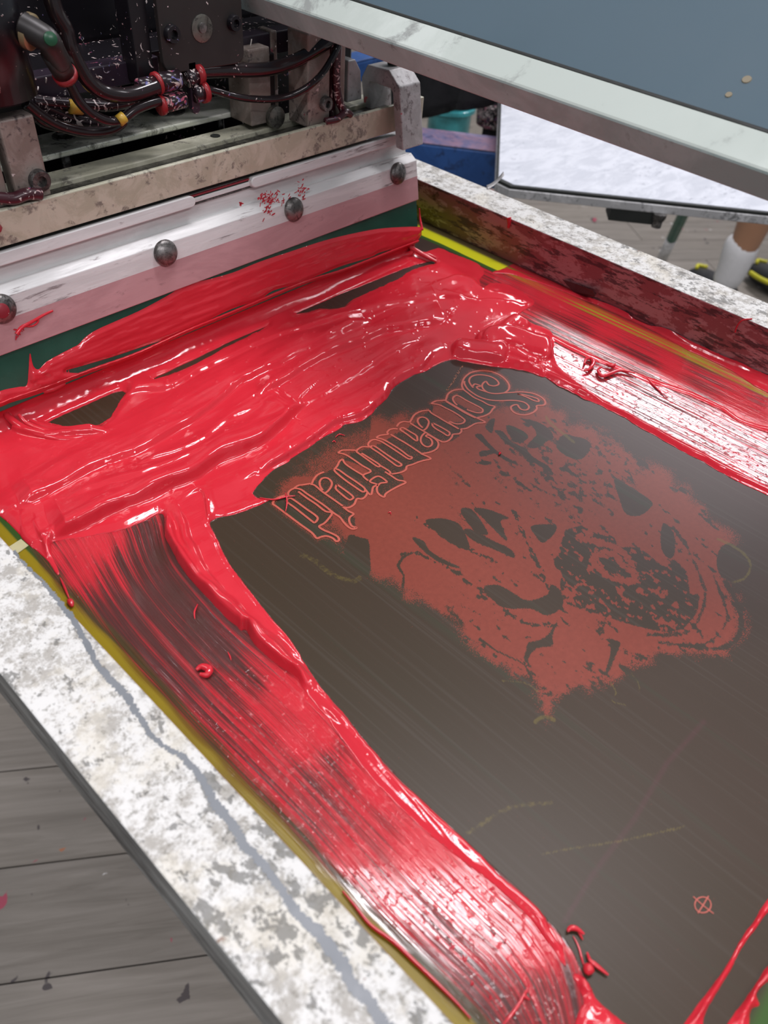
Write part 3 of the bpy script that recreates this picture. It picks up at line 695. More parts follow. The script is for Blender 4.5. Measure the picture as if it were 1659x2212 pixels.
# ---- lettering: stroke outlines traced from the photograph -------------------
cS = lambda p: T(960, 780, 6.9125, p); cR = lambda p: T(860, 840, 8.295, p); cM = lambda p: T(720, 920, 6.9125, p); cD = lambda p: T(570, 1020, 7.541, p)
strokes = [
 cS([(290,430),(262,380),(268,320),(300,250),(380,182),(470,152),(580,145),(690,157),(790,192),(880,248),(940,312),(968,370),(955,430),(895,478)]),
 cS([(895,476),(1000,470),(1120,462),(1240,470),(1340,490),(1430,530),(1490,580),(1507,630),(1475,660),(1380,668),(1378,715),(1330,765),(1240,800),(1150,803),(1060,780),(1005,735),(993,690),(1030,660),(1090,655),(1112,690),(1155,725),(1220,732),(1258,705),(1255,668),(1200,622),(1110,597),(1000,588),(880,592),(740,590),(620,570),(500,525),(400,462),(340,410),(300,340),(300,300)]),
 cS([(430,400),(390,350),(368,300),(390,245),(460,212),(560,208),(670,227),(760,270),(808,322),(800,355),(740,373),(670,360),(640,330),(620,305),(580,330),(562,370),(582,420),(640,465),(720,485),(800,487),(895,476)]),
 cS([(425,375),(450,345),(500,355),(550,378),(485,385),(500,415),(560,440),(640,465)]),
 cS([(1090,490),(1180,503),(1290,530),(1380,560),(1410,590),(1395,605),(1320,585),(1240,545),(1150,510),(1090,490)]),
 cS([(280,420),(180,430),(110,450),(50,500),(25,570),(15,592)]),
 cS([(190,660),(150,620),(125,570),(145,530),(190,518),(240,535),(330,590),(450,650),(550,705),(575,740),(550,772),(480,772),(400,750),(335,725)]),
 cS([(15,592),(100,640),(220,715),(340,780),(470,845)]), cS([(480,850),(600,820),(680,775),(720,720),(750,680),(660,655),(560,600),(440,545),(340,470),(280,425)]),
 cR([(1400,520),(1560,600),(1400,620),(1300,670),(1220,712),(1120,722)]),
 cR([(590,265),(680,220),(790,212),(850,205)]), cR([(855,215),(1000,300),(1200,415),(1395,520)]), cR([(865,235),(1000,315),(1200,435),(1385,525)]),
 cR([(590,265),(740,290),(850,345),(1000,420),(1150,520),(1195,570),(1160,615),(1080,632),(1000,620),(925,590),(940,630),(1080,715)]),
 cR([(560,390),(600,440),(720,510),(850,590),(960,650),(1085,722)]),
 cR([(560,385),(430,400),(330,440),(270,495),(235,560),(205,605)]), cR([(1120,722),(1135,760),(1090,808),(985,818),(960,870),(900,930),(820,955),(750,935),(600,850),(480,775),(350,700),(215,615)]),
 cR([(440,700),(380,645),(350,580),(370,530),(430,510),(500,530),(547,585),(540,645),(505,710),(460,745)]),
 cR([(620,615),(615,660),(680,720),(800,790),(880,840),(922,820),(915,780),(830,725),(720,665),(620,615)]),
 cR([(200,600),(100,590),(20,620),(-25,680)]), cR([(50,705),(45,740),(150,810),(325,935),(342,880),(320,835),(230,780),(120,715),(80,700),(50,705)]),
 cR([(480,790),(420,855),(405,935),(445,1005),(520,1042),(590,1020),(612,960),(575,895),(500,855),(525,830),(600,860),(680,915),(722,980),(700,1065),(620,1120),(520,1150),(400,1165)]),
 cR([(-15,890),(100,955),(250,1050),(400,1150)]),
 cM([(960,50),(900,45),(840,60),(805,100),(825,130)]), cM([(855,130),(1000,215),(1150,305),(1310,415)]),
 cM([(640,178),(700,145),(820,130)]), cM([(640,180),(740,205),(860,270),(1000,360),(1120,450),(1172,468),(1160,495),(1110,490),(980,405),(820,300),(700,230),(610,208),(545,235),(520,285),(545,325)]),
 cM([(1310,420),(1455,490),(1340,522),(1260,547),(1180,580),(1100,605),(1080,660),(1000,700),(870,722)]),
 cM([(590,300),(560,325),(700,420),(850,530),(950,600),(1005,600),(1010,570),(900,500),(760,405),(640,320),(590,300)]),
 cM([(530,320),(440,315),(370,350),(350,390),(410,435),(500,500),(660,610),(690,585),(580,510),(420,410)]), cM([(690,590),(800,655),(845,690),(855,720)]),
 cM([(770,688),(860,745),(960,810),(1050,828),(1075,855),(960,910),(850,970),(780,1020),(760,1065),(700,1040),(655,985),(655,915),(705,860),(800,840),(670,755),(545,832),(655,880),(595,920),(570,1020),(535,1020),(480,955)]),
 cM([(68,405),(130,370),(240,365),(350,370)]), cM([(68,405),(180,432),(300,505),(430,595),(560,680),(445,742),(520,822)]),
 cM([(145,500),(95,530),(60,600),(15,655)]), cM([(140,500),(180,570),(300,655),(450,745)]),
 cM([(25,650),(80,660),(200,745),(350,845),(470,940),(445,990),(330,920),(180,815),(30,690),(25,650)]),
 cD([(980,0),(880,45),(820,110),(780,190)]), cD([(960,300),(920,240),(908,170),(940,112),(1005,95),(1070,122),(1108,180),(1090,250),(1045,310),(1000,345)]),
 cD([(760,200),(830,220),(950,320),(1100,425),(1285,555)]), cD([(1190,205),(1170,270),(1250,350),(1380,450),(1440,440),(1450,400),(1340,310),(1190,205)]),
 cD([(1290,575),(1380,582),(1470,530),(1515,440),(1600,440),(1659,395),(1690,330)]),
 cD([(495,265),(560,222),(640,210),(760,190)]), cD([(495,265),(600,285),(700,355),(850,455),(1000,560),(1130,665),(1240,740),(1300,820),(1380,900),(1450,930),(1510,910),(1430,880),(1390,800),(1400,740),(1460,685),(1380,640),(1290,570)]),
 cD([(500,265),(430,300),(395,350),(400,385)]), cD([(560,320),(700,425),(850,525),(1000,640),(1110,670),(1040,780),(980,840),(900,890),(980,950),(1100,1000),(1200,1055),(1225,1110),(1180,1130),(1120,1080),(1020,1045),(930,1060),(860,1080),(780,990),(600,860),(400,710),(200,560),(150,525),(165,470),(250,410),(350,380)]),
 cD([(390,440),(440,430),(550,500),(700,610),(830,700),(878,760),(830,825),(780,800),(640,690),(500,580),(380,490),(390,440)]),
]
word = [(590,1092),(600,1075),(618,1068),(625,1058),(640,1050),(668,1045),(685,1030),(700,1020),(725,1012),(735,992),(765,975),(785,972),(775,975),(800,966),(815,960),(838,948),(850,938),(875,928),(895,912),(920,892),(932,872),(940,878),(965,865),(1000,842),(1000,815),(1015,805),(1040,801),(1065,804),(1090,820),(1100,840),(1150,848),(1178,870),(1150,890),(1125,896),(1108,885),(1085,868),(1070,875),(1060,895),(1030,903),(1045,912),(1005,926),(995,940),(975,955),(955,952),(945,975),(915,980),(928,990),(880,1010),(865,1020),(875,1040),(845,1060),(828,1074),(805,1062),(790,1075),(775,1077),(760,1095),(742,1095),(765,1110),(770,1142),(750,1130),(720,1110),(715,1130),(690,1138),(732,1160),(728,1170),(700,1158),(685,1162),(640,1125)]
s_, _, _ = sdf(u, v, word, 40)
dS = np.full(u.shape, 99, np.float32)
box_ = (u > 560) & (u < 1220) & (v > 770) & (v < 1200)
ub, vb = u[box_], v[box_]; db = np.full(ub.shape, 99, np.float32)
for q in strokes:
    qa = catmull(q, 2); mm = (ub > qa[:, 0].min()-25) & (ub < qa[:, 0].max()+25) & (vb > qa[:, 1].min()-25) & (vb < qa[:, 1].max()+25)
    d_, *_ = seg_field(ub[mm], vb[mm], qa); db[mm] = np.minimum(db[mm], d_)
dS[box_] = db
art = np.where(s_ > 0, .30*art, art)
for slot in (cR([(600,450),(850,590),(950,600),(1150,600),(1180,570),(1000,430),(740,300),(640,280)]), cS([(150,530),(240,540),(560,715),(560,765),(400,745),(220,650),(140,590)]), cM([(150,510),(230,520),(430,600),(550,680),(450,735),(200,570)])):
    add(slot, 2, .75)
art = np.maximum(art, .55*np.exp(-np.clip(dS-3, 0, 99)/6.0)*(s_ < 3))
edge_wisp = np.zeros_like(art)
for q, wd in ((el([(30,385),(100,410),(170,470),(260,520),(350,540),(380,520)]), 9), (e8([(1400,960),(1470,990),(1540,1040),(1570,1100),(1540,1160),(1480,1180)]), 5), (el([(1230,1135),(1290,1140),(1370,1150),(1440,1200)]), 2.5), (e8([(850,1690),(880,1750),(860,1790),(930,1810)]), 2.5), (e8([(960,1650),(995,1700),(1000,1750)]), 2), (el([(1430,1380),(1480,1350),(1540,1370)]), 8), ([(1170,1845),(1250,1830),(1350,1815),(1480,1785)], 4), ([(1010,1800),(1100,1745),(1190,1735)], 9), ([(1240,955),(1190,915),(1180,900)], 5)):
    d_, *_ = seg_field(u, v, catmull(q, 4)); edge_wisp = np.maximum(edge_wisp, (1 - sstep(d_, wd*.4, wd))*(.75 if wd < 9 else .55))
q = [(1520,1560),(1440,1650),(1370,1770),(1280,1890),(1220,1990)]
d_, *_ = seg_field(u, v, q); pinkline = (1 - sstep(d_, 2, 9))*.16

sag = -.0000*fx
fco = np.stack([fx, fy, np.full_like(fx, 0)], 1)
jj = np.arange(fx.size).reshape(fshp)
fq = np.stack([jj[:-1, :-1].ravel(), jj[1:, :-1].ravel(), jj[1:, 1:].ravel(), jj[:-1, 1:].ravel()], 1)

def mesh_material():
    n = NT('stencil_mesh'); cov_ = n.attr('cov'); art_ = n.attr('art'); sa_ = n.attr('sa'); sl_ = n.attr('sl'); wisp = n.attr('wisp'); pk = n.attr('pink')
    tc = n.n('ShaderNodeTexCoord'); sx = n.n('ShaderNodeSeparateXYZ'); n.l(tc.outputs['Object'], sx.inputs[0]); ox, oy = sx.outputs['X'], sx.outputs['Y']
    ob = tc.outputs['Object']
    # emulsion
    lo = n.noise(n.coord((6, 1.6, 1)), 1.6, 3); st = n.noise(n.coord((420, 3, 1)), 1.0, 4, .6); st2 = n.noise(n.coord((60, 1.0, 1)), 1.0, 4, .6)
    c = n.mix(lo, (0.032, 0.026, 0.012), (0.048, 0.028, 0.019))
    far = n.step(ox, .10, .42); c = n.mix(n.math('MULTIPLY', far, .6), c, (0.048, 0.027, 0.027))
    c = n.mix(n.math('MULTIPLY', n.step(st2, .58, .70), .35), c, (0.03, 0.05, 0.028))
    c = n.mix(n.math('MULTIPLY', n.step(st, .50, .70), .22), c, (.08, .07, .058))
    # ghost of old stencil and open (printing) areas
    fine = n.noise(ob, 1500, 2, .6); med = n.noise(ob, 330, 5, .7)
    a = n.math('ADD', art_, n.math('ADD', n.math('MULTIPLY', n.math('SUBTRACT', fine, .5), 1.9), n.math('MULTIPLY', n.math('SUBTRACT', med, .5), .7)))
    red = n.mix(med, (0.155, 0.030, 0.018), (0.25, 0.050, 0.032))
    c = n.mix(n.math('MULTIPLY', n.step(a, .38, .62), .9), c, red)
    wv = n.step(n.math('ADD', wisp, n.math('MULTIPLY', n.math('SUBTRACT', med, .5), 1.6)), .35, .8)
    c = n.mix(n.math('MULTIPLY', wv, .45), c, (0.14, 0.11, 0.025))
    c = n.mix(pk, c, (.12, .03, .05))
    # uncoated yellow border and green line
    wob = n.math('MULTIPLY', n.math('SUBTRACT', n.noise(n.coord((0, 9, 0)), 1.0, 3), .5), .006)
    xl = n.math('ADD', ox, wob); xr = n.math('SUBTRACT', W, ox)
    dedge = n.math('MINIMUM', n.math('SUBTRACT', xl, 0.0), n.math('ADD', xr, wob))
    wr = n.math('ADD', .0035, n.math('MULTIPLY', n.step(ox, .1, .4), .0070)); de2 = n.math('SUBTRACT', dedge, wr)
    ye = n.math('SUBTRACT', 1.0, n.step(de2, .0110, .0125)); gr = n.math('SUBTRACT', 1.0, n.step(de2, .0150, .0175))
    ne = n.math('SUBTRACT', 1.0, n.step(oy, -.062, -.056))
    c = n.mix(n.math('MAXIMUM', gr, ne), c, (0.035, 0.085, 0.015))
    c = n.mix(ye, c, n.mix(n.step(ox, .1, .4), n.mix(st, (0.22, 0.17, 0.008), (0.34, 0.25, 0.012)), n.mix(st, (0.50, 0.48, 0.012), (0.60, 0.60, 0.02))))
    glue = n.math('MULTIPLY', n.math('SUBTRACT', 1.0, n.step(n.math('ADD', xr, n.math('MULTIPLY', wob, .6)), .006, .011)), n.step(ox, .1, .4))
    c = n.mix(n.math('MULTIPLY', glue, .93), c, (0.055, 0.03, 0.03))
    # wiped film of red ink
    cx = n.n('ShaderNodeCombineXYZ'); n.l(sa_, cx.inputs[0]); n.l(n.math('MULTIPLY', sl_, .0055), cx.inputs[1])
    s1 = n.noise(cx.outputs[0], 1.15, 6, .72); 
    cy = n.n('ShaderNodeCombineXYZ'); n.l(sa_, cy.inputs[0]); n.l(n.math('MULTIPLY', sl_, .008), cy.inputs[1])
    s2 = n.noise(cy.outputs[0], .28, 2, .5)
    var = n.math('ADD', .10, n.math('MULTIPLY', n.math('MULTIPLY', cov_, n.math('SUBTRACT', 1.03, cov_)), 4.0))
    cz = n.n('ShaderNodeCombineXYZ'); n.l(sa_, cz.inputs[0]); n.l(n.math('MULTIPLY', sl_, .003), cz.inputs[1]); cz.inputs[2].default_value = 4.4
    s3 = n.noise(cz.outputs[0], 3.4, 3, .7)
    wob_ = n.math('ADD', n.math('MULTIPLY', n.math('SUBTRACT', s1, .5), 2.3), n.math('ADD', n.math('MULTIPLY', n.math('SUBTRACT', s2, .5), 1.5), n.math('MULTIPLY', n.math('SUBTRACT', s3, .5), .8)))
    k = n.math('ADD', cov_, n.math('MULTIPLY', wob_, var))
    has = n.step(cov_, .03, .22)
    film = n.math('MULTIPLY', n.step(k, .22, .85), has)
    line = n.math('MULTIPLY', n.step(k, .80, .90), has)
    tint = n.math('MULTIPLY', n.math('ADD', .50, n.math('MULTIPLY', film, .46)), has)
    c = n.mix(tint, c, n.mix(film, (0.105, 0.017, 0.022), (0.56, 0.022, 0.034)))
    c = n.mix(line, c, (0.58, 0.022, 0.036))
    rg = n.math('SUBTRACT', .37, n.math('MULTIPLY', has, .275))
    n.set(Base_Color=c, Roughness=rg, Specular_IOR_Level=n.lin(has, 0, 1, .20, .75))
    # brush lines left by the squeegee in the film: real relief across the stroke
    grow = n.step(cov_, .25, .8)
    s4 = n.noise(cz.outputs[0], .9, 2, .5)
    groove = n.math('ADD', n.step(s3, .50, .58), n.math('MULTIPLY', n.step(s4, .47, .56), 1.4))
    h = n.math('MULTIPLY', groove, n.math('ADD', n.math('MULTIPLY', has, .35), n.math('MULTIPLY', grow, .65)))
    h = n.math('ADD', h, n.math('MULTIPLY', n.math('MULTIPLY', n.step(n.noise(ob, 330, 3), .56, .66), grow), .5))
    h = n.math('ADD', h, n.math('MULTIPLY', st, .05))
    n.bump(h, .5, .0006)
    return n.m
M['mesh'] = mesh_material()
me = grid_mesh('stencil_mesh', fco, fq, M['mesh'], dict(cov=cov, art=art, sa=sa, sl=sl, wisp=edge_wisp, pink=pinkline))
kid(new('stencil_mesh', me), scr)

def ribbon(bm, pts_uv, wmm, z=.00022, closed=False, sub=5):
    q = catmull(pts_uv, sub, closed) if len(pts_uv) > 2 else np.array(pts_uv, float)
    x, y = chart_inv(q[:, 0].astype(float), q[:, 1].astype(float)); P = np.stack([x, y], 1); prev = None; n = len(P)
    for i in range(n + (1 if closed else 0)):
        p = P[i % n]; d = P[(i+1) % n if closed else min(i+1, n-1)] - P[(i-1) % n if closed else max(i-1, 0)]
        d = d/(np.hypot(*d) + 1e-12); nn = np.array([-d[1], d[0]])*wmm*.0005
        a = bm.verts.new((p[0]-nn[0], p[1]-nn[1], z)); b = bm.verts.new((p[0]+nn[0], p[1]+nn[1], z))
        if prev: bm.faces.new([prev[0], prev[1], b, a])
        prev = (a, b)
n = NT('stencil_line_red'); f = n.noise(n.coord(), 900, 3)
n.set(Base_Color=n.mix(f, (0.36, 0.058, 0.034), (0.48, 0.095, 0.06)), Roughness=.45); M['line'] = n.m
bm = bmesh.new()
for i, q in enumerate(strokes): ribbon(bm, q, 1.35, .00012 + .000004*i)
kid(bm_obj('stencil_lettering', bm, M['line']), scr)
bm = bmesh.new()
cir = [(1518 + 17.5*math.cos(t) + 4*math.sin(t)*0, 1955 + 17*math.sin(t)) for t in np.linspace(0, 2*math.pi, 13)[:-1]]
ribbon(bm, cir, .45, closed=True); ribbon(bm, [(1497,1937),(1518,1956),(1541,1974)], .45, .00026); ribbon(bm, [(1530,1936),(1518,1956),(1507,1973)], .45, .0003)
kid(bm_obj('registration_mark', bm, M['line']), scr)
n = NT('small_print_ochre'); n.set(Base_Color=(0.30, 0.10, 0.05), Roughness=.5); M['small'] = n.m
bm = bmesh.new()
for i in range(22):
    t = i/21; cu, cv = 966 + 33*t, 843 - 52*t
    q = [(cu + rng.uniform(-4, 4), cv + rng.uniform(-3, 3)) for _ in range(3)]
    ribbon(bm, q, .35, .0002 + i*1e-6, sub=2)
kid(bm_obj('small_print', bm, M['small']), scr)
# tape scrap on the near-left yellow border
o = prism('tape_scrap', [tuple(on(u_, v_, 2, 0)[:2]) for u_, v_ in [(18,1184),(46,1166),(62,1180),(34,1200)]], .0003, .0007, 'z', plain('old_tape', (.55, .53, .30), .4), bevel=0); kid(o, scr)

# ---- threads, drips and curls of ink ----------------------------------------
def thread(pts, r, z=None, name='ink_thread', rf=None):
    zz = z if z is not None else r*.7
    P = [(*on(u_, v_, 2, (zz if not isinstance(zz, (list, tuple)) else zz[i]))[:2], (zz if not isinstance(zz, (list, tuple)) else zz[i])) for i, (u_, v_) in enumerate(pts)]
    o = tube(name, P, r, M['ink'], n=8, rfun=rf or (lambda t: .35 + .65*math.sin(math.pi*min(max(t, .05), .95))))
    kid(o, ink_root); return o
thread([(561,1060+15),(590,1079),(618,1073),(638,1071)], .0006, .001)
thread([(617,1064),(620,1084),(617,1105)], .0005, .0015)
thread([(427,1305),(420,1322),(421,1337)], .0005, .001)
thread([(1148,1988-30),(1160,1975),(1200,1990)][0:0] or [(1226,2012),(1232,2005),(1245,2006),(1262,2018)], .0011, .0018)
thread([(1245,2002),(1252,2016),(1259,2030)], .0005, .001)
thread([(1238,2022),(1250,2045),(1258,2075),(1266,2098)], .0004, .0006)
thread([(1268,2057),(1275,2075),(1284,2082),(1300,2095),(1314,2106)], .0009, .0015)
thread([(1268,2104),(1272,2092),(1276,2084)], .0022, .002)
thread([(1262,786),(1266,776),(1276,774),(1282,784),(1272,798),(1262,800)], .0016, .0022)
thread([(1300,792),(1292,800),(1300,812),(1316,808),(1340,800),(1372,806)], .0015, .002)
thread([(1310,786),(1322,790),(1330,786)], .0012, .002)
thread([(1372,806),(1392,812),(1410,830),(1425,845),(1445,862)], .0006, .0006)
thread([(424,1447),(436,1440),(452,1446),(446,1458),(432,1456)], .0020, .0014)
thread([(130,1248),(140,1270),(149,1292)], .0007, .001)
thread([(146,1296),(152,1300),(156,1310)], .0017, .0016)
thread([(1016,2200),(985,2165),(950,2130),(900,2082),(850,2035),(800,2008-10),(765,1955),(740,1925)], .0009, .0015)
thread([(974,848-400+64),(980,512)][0:0] or [(1612,780),(1628,790),(1640,800)], .0005, .003)
thread([(1590,746),(1588,768),(1592,782)], .0005, .004)
thread([(500,1415),(497,1424),(500,1432)][0:0] or [(492,1408),(497,1418),(499,1426)], .0004, .0006)
thread([(724,945),(733,938),(745,941)], .0004, .0006)
thread([(718,955),(722,952),(725,956)], .0004, .0006)
thread([(838,1108),(843,1106),(845,1112)], .0003, .0005)
thread([(1078,982),(1080,978),(1082,980)], .0007, .0008)
thread([(1145,2125),(1120,2170),(1098,2200),(1085,2215)], .0007, .0008)
thread([(1140,2140),(1132,2150),(1145,2160)], .0006, .0008)
for a in [[(975,2036),(979,2048),(982,2040)],[(1000,2062),(1005,2075),(1009,2064)],[(1018,2118),(1021,2124),(1016,2128)],[(1058,2150),(1060,2156),(1057,2160)]]:
    thread(a, .0004, .0006)
# drip over the right rail's edge and red splash thread
def railpt(u_, v_): return on(u_, v_, 0, W - .0012)
o = tube('ink_drip', [tuple(railpt(1099,470)), tuple(railpt(1100,480)), tuple(railpt(1098,492))], .0024, M['ink'], n=10, rfun=lambda t: 1.0 - .5*t); kid(o, ink_root)
o = tube('ink_thread', [tuple(railpt(1588,718)), tuple(railpt(1592,705)), tuple(railpt(1603,692)), (*on(1625,689,2,RH+.001)[:2], RH+.001)], .0006, M['ink'], n=8); kid(o, ink_root)
P0 = on(972+120, 500, 0, W)
# dark peeling flap at the base of the right rail
fp = [railpt(1215,602), railpt(1245,612), railpt(1290,622), railpt(1294,634), railpt(1270,640), railpt(1240,630)]
bm = bmesh.new(); vs = [bm.verts.new((p[0] - (.006 if i in (2, 3) else .001), p[1], p[2])) for i, p in enumerate(fp)]
bm.faces.new(vs); r = bmesh.ops.extrude_face_region(bm, geom=bm.faces[:]); bmesh.ops.translate(bm, verts=[x for x in r['geom'] if isinstance(x, bmesh.types.BMVert)], vec=(.001, 0, -.0008))
bmesh.ops.recalc_face_normals(bm, faces=bm.faces)
kid(bm_obj('peeling_flap', bm, plain('dark_dried_skin', (.06, .02, .024), .4), bevel=.0003), scr)
# ---------------------------------------------------------------- squeegee (tilted, local frame: y back, z up the blade)
TH = math.atan(.2)
SX = .2525
sq = thing('squeegee', 'aluminium-clamped green squeegee blade coated with red ink, standing across the screen', 'squeegee', (SX, .4271, 0), (-TH, 0, 0))
RT = Matrix.Translation(sq.location) @ Matrix.Rotation(-TH, 4, 'X')
RTi = RT.inverted()
def loc(u_, v_, d=0.0):
    """photo pixel -> squeegee-local (x, z) on the plane d behind the clamp face"""
    c_ = RTi @ Vector(CAM); dd = RTi.to_3x3() @ Vector(ray(u_, v_)); t = (d - c_.y)/dd.y; p = c_ + dd*t
    return p.x, p.z
zl = lambda v_, d=0.0: loc(440, v_, d)[1]
XL, XR = -.2045, loc(905, 440)[0]
z_lo, z_pink, z_face = zl(605), zl(541), zl(499)
z_ch = zl(474, .006); z_groove = zl(437, .008); z_s0, z_s1 = zl(437, .004), zl(416, .004)
bxl = lambda name, a, b, mat, bev=.0006: box(name, a, b, mat, sq, bev)
prism('blade', [(.0095, .0145), (.0022, .0165), (.0022, z_lo + .004), (.0095, z_lo + .004)], XL - .001, XR - .0005, 'x', M['blade'], sq, bevel=.0004)
# clamp plate with chamfered top; its lower band carries a dried pink film
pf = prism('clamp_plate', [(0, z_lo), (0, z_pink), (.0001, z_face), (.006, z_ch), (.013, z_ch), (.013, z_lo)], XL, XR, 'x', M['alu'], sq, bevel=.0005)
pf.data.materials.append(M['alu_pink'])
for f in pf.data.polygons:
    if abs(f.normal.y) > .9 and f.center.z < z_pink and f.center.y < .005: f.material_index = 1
bxl('holder_channel', (XL, .0085, z_ch - .003), (XR - .004, .020, z_s1 - .001), M['alu'])
bxl('back_plate', (XL, .0132, z_lo + .001), (XR, .021, z_ch - .004), M['alu'])
bxl('recessed_strip', (XL + .05, .0058, z_s0 + .0008), (XR - .06, .0085, z_s1 - .0022), M['alu'])
bxl('dark_joint', (XL, .0066, z_s1 - .0022), (XR - .05, .0095, z_s1 - .0012), M['rubber'], 0)
bxl('dried_red_line', (XL + .16, .0060, z_s1 - .0014), (XL + .24, .0085, z_s1 - .0003), M['red_crust'], .0002)
bxl('dark_joint', (XL, .0071, z_s0 - .0008), (XR - .005, .009, z_s0 + .0002), M['bolt'], 0)
# two round-ended slot plates
def slot_plate(xa, xb, left_round, right_round):
    zc, r = (z_s0 + z_s1)/2, (z_s1 - z_s0)/2 + .0006; pts = []
    if right_round: pts += [(xb - r + r*math.cos(t), zc + r*math.sin(t)) for t in np.linspace(-math.pi/2, math.pi/2, 13)]
    else: pts += [(xb, zc - r), (xb, zc + r)]
    if left_round: pts += [(xa + r + r*math.cos(t), zc + r*math.sin(t)) for t in np.linspace(math.pi/2, 3*math.pi/2, 13)]
    else: pts += [(xa, zc + r), (xa, zc - r)]
    return prism('slot_plate', pts, .0025, .0080, 'y', M['alu'], sq, bevel=.0006)
slot_plate(XL, loc(421, 430, .003)[0], False, True)
slot_plate(loc(543, 395, .003)[0], loc(857, 300, .003)[0], True, False)
for (bu, bv) in [(5, 668), (360, 547), (637, 453), (862, 375)]:
    x_, z_ = loc(bu, bv, -.002); R_ = .0088
    b = lathe('bolt', [(R_*.96, .0005), (R_, -.0006)] + [(R_*math.cos(t), -.0008 - .0046*math.sin(t)) for t in np.linspace(.1, 1.5, 9)], (x_, 0, z_), (0, 1, 0), M['bolt'], sq)
# rough ink rag marks, red blot on the plate
def local_blot(name, pts, mat, th=.0005, d=0.0, sub=4, parent=sq):
    q = catmull(pts, sub, True); L_ = [loc(a, b, d) for a, b in q]
    return prism(name, L_, d - th, d, 'y', mat, parent, bevel=0)
blot_rng = np.random.default_rng(5)
bm = bmesh.new()
for cu_, cv_, su_, sv_, n_, d_ in ((582, 428, 15, 9, 70, 0), (578, 452, 6, 16, 22, 0), (650, 404, 8, 7, 22, -.0), (655, 425, 7, 5, 8, 0), (516, 440, 3, 4, 6, 0), (38, 716, 6, 8, 8, 0)):
    for _ in range(n_):
        a_, b_ = cu_ + blot_rng.normal()*su_, cv_ + blot_rng.normal()*sv_*.8 - .37*0
        dd_ = 0 if b_ > 499 - (a_ - 440)*.39 else .0015
        x_, z_ = loc(a_, b_, dd_); L1, L2, an = blot_rng.uniform(.0004, .0022), blot_rng.uniform(.0003, .0007), blot_rng.normal()*.5 + .5
        yy = dd_ - .0012 if dd_ else -.0003
        vs = [bm.verts.new((x_ + L1*math.cos(t)*math.cos(an) - L2*math.sin(t)*math.sin(an), yy, z_ + L1*math.cos(t)*math.sin(an) + L2*math.sin(t)*math.cos(an))) for t in np.linspace(0, 5.2, 6)]
        bm.faces.new(vs)
bm_obj('red_spatter', bm, plain('dried_red_spatter', (.42, .02, .035), .35), sq)
def ltube(name, pts, r, d, mat=None, rf=None):
    P = [(loc(a, b, d)[0], d, loc(a, b, d)[1]) for a, b in pts]
    return tube(name, P, r, mat or M['ink'], sq, n=8, rfun=rf)
ltube('ink_smear', [(36,722),(46,708),(60,700),(78,690),(95,680),(114,671)], .0011, -.0006, rf=lambda t: 1.2 - .6*t)
ltube('ink_smear', [(52,705),(70,704),(80,698),(83,690)], .0006, -.0006)
b = lathe('ink_dab', [(.0045, 0), (.004, -.001), (.002, -.0018)], (loc(5, 672, -.006)[0], -.0055, loc(5, 672, -.006)[1]), (0, 1, 0), M['red_crust'], sq)

# ink coating on the blade: height field on the blade face
coat = [(-40,868),(0,845),(40,836),(58,832),(62,800),(65,762),(72,790),(84,798),(100,782),(130,765),(155,752),(170,744),(185,728),(210,712),(250,694),(300,672),(360,640),(400,615),(440,606),(500,590),(560,566),(620,546),(700,520),(770,503),(830,493),(905,490),(914,497),(908,512),(895,524),(860,535),(820,546),(800,556),(740,574),(700,590),(640,614),(590,628),(560,648),(500,668),(430,702),(370,728),(300,752),(240,772),(180,790),(140,802),(170,806),(200,803),(150,820),(100,845),(50,862),(0,876),(-40,890)]
xa = np.arange(XL - .006, XR + .004, .0008); za = np.arange(.006, z_lo + .0005, .0008)
AX, AZ = np.meshgrid(xa, za, indexing='ij')
RTn = np.array(RT)
wp = np.stack([AX.ravel(), np.full(AX.size, .0018), AZ.ravel(), np.ones(AX.size)], 1) @ RTn.T
P3 = (wp[:, :3] - CAM) @ ROT
cu = (CX + FPX*P3[:, 0]/-P3[:, 2]).astype(np.float32); cv = (CY - FPX*P3[:, 1]/-P3[:, 2]).astype(np.float32)
qc = catmull(coat, 4, True)
s_, nu_, nv2 = sdf(cu, cv, qc, 40)
hh = 1.3*sstep(s_, 0, 9) + .5*smooth_noise(cu, cv, 120, 9, math.radians(-22), 41, 1) * sstep(s_, 0, 10) + .4*smooth_noise(cu, cv, 30, 4, math.radians(-22), 42)*sstep(s_, 3, 12) + 1.4*np.exp(-((cu-100)**2/3200 + (cv-815)**2/500))*sstep(s_, 0, 7)*(1 + smooth_noise(cu, cv, 14, 9, 0, 43))
hh = np.where(s_ > 0, np.maximum(hh, .1), 0)
kv = (s_ > 0).reshape(AX.shape); af = kv[:-1, :-1] | kv[1:, :-1] | kv[:-1, 1:] | kv[1:, 1:]
us = np.zeros(AX.shape, bool)
for a, b in ((slice(None, -1), slice(None, -1)), (slice(1, None), slice(None, -1)), (slice(None, -1), slice(1, None)), (slice(1, None), slice(1, None))): us[a, b] |= af
lx = AX.ravel().copy(); lz = AZ.ravel().copy(); o_ = (us & ~kv).ravel()
for k in np.nonzero(o_)[0]: lx[k], lz[k] = loc(float(nu_[k]), float(nv2[k]), .0018)
vid = -np.ones(AX.size, np.int64); vid[us.ravel()] = np.arange(us.sum()); i3 = np.arange(AX.size).reshape(AX.shape); fa, fb = np.nonzero(af)
cq = np.stack([vid[i3[fa, fb]], vid[i3[fa+1, fb]], vid[i3[fa+1, fb+1]], vid[i3[fa, fb+1]]], 1)
cco = np.stack([lx, .0020 - hh*.001, lz], 1)[us.ravel()]
me = grid_mesh('ink_coating', cco, cq, M['ink']); o = new('ink_coating', me, parent=sq)

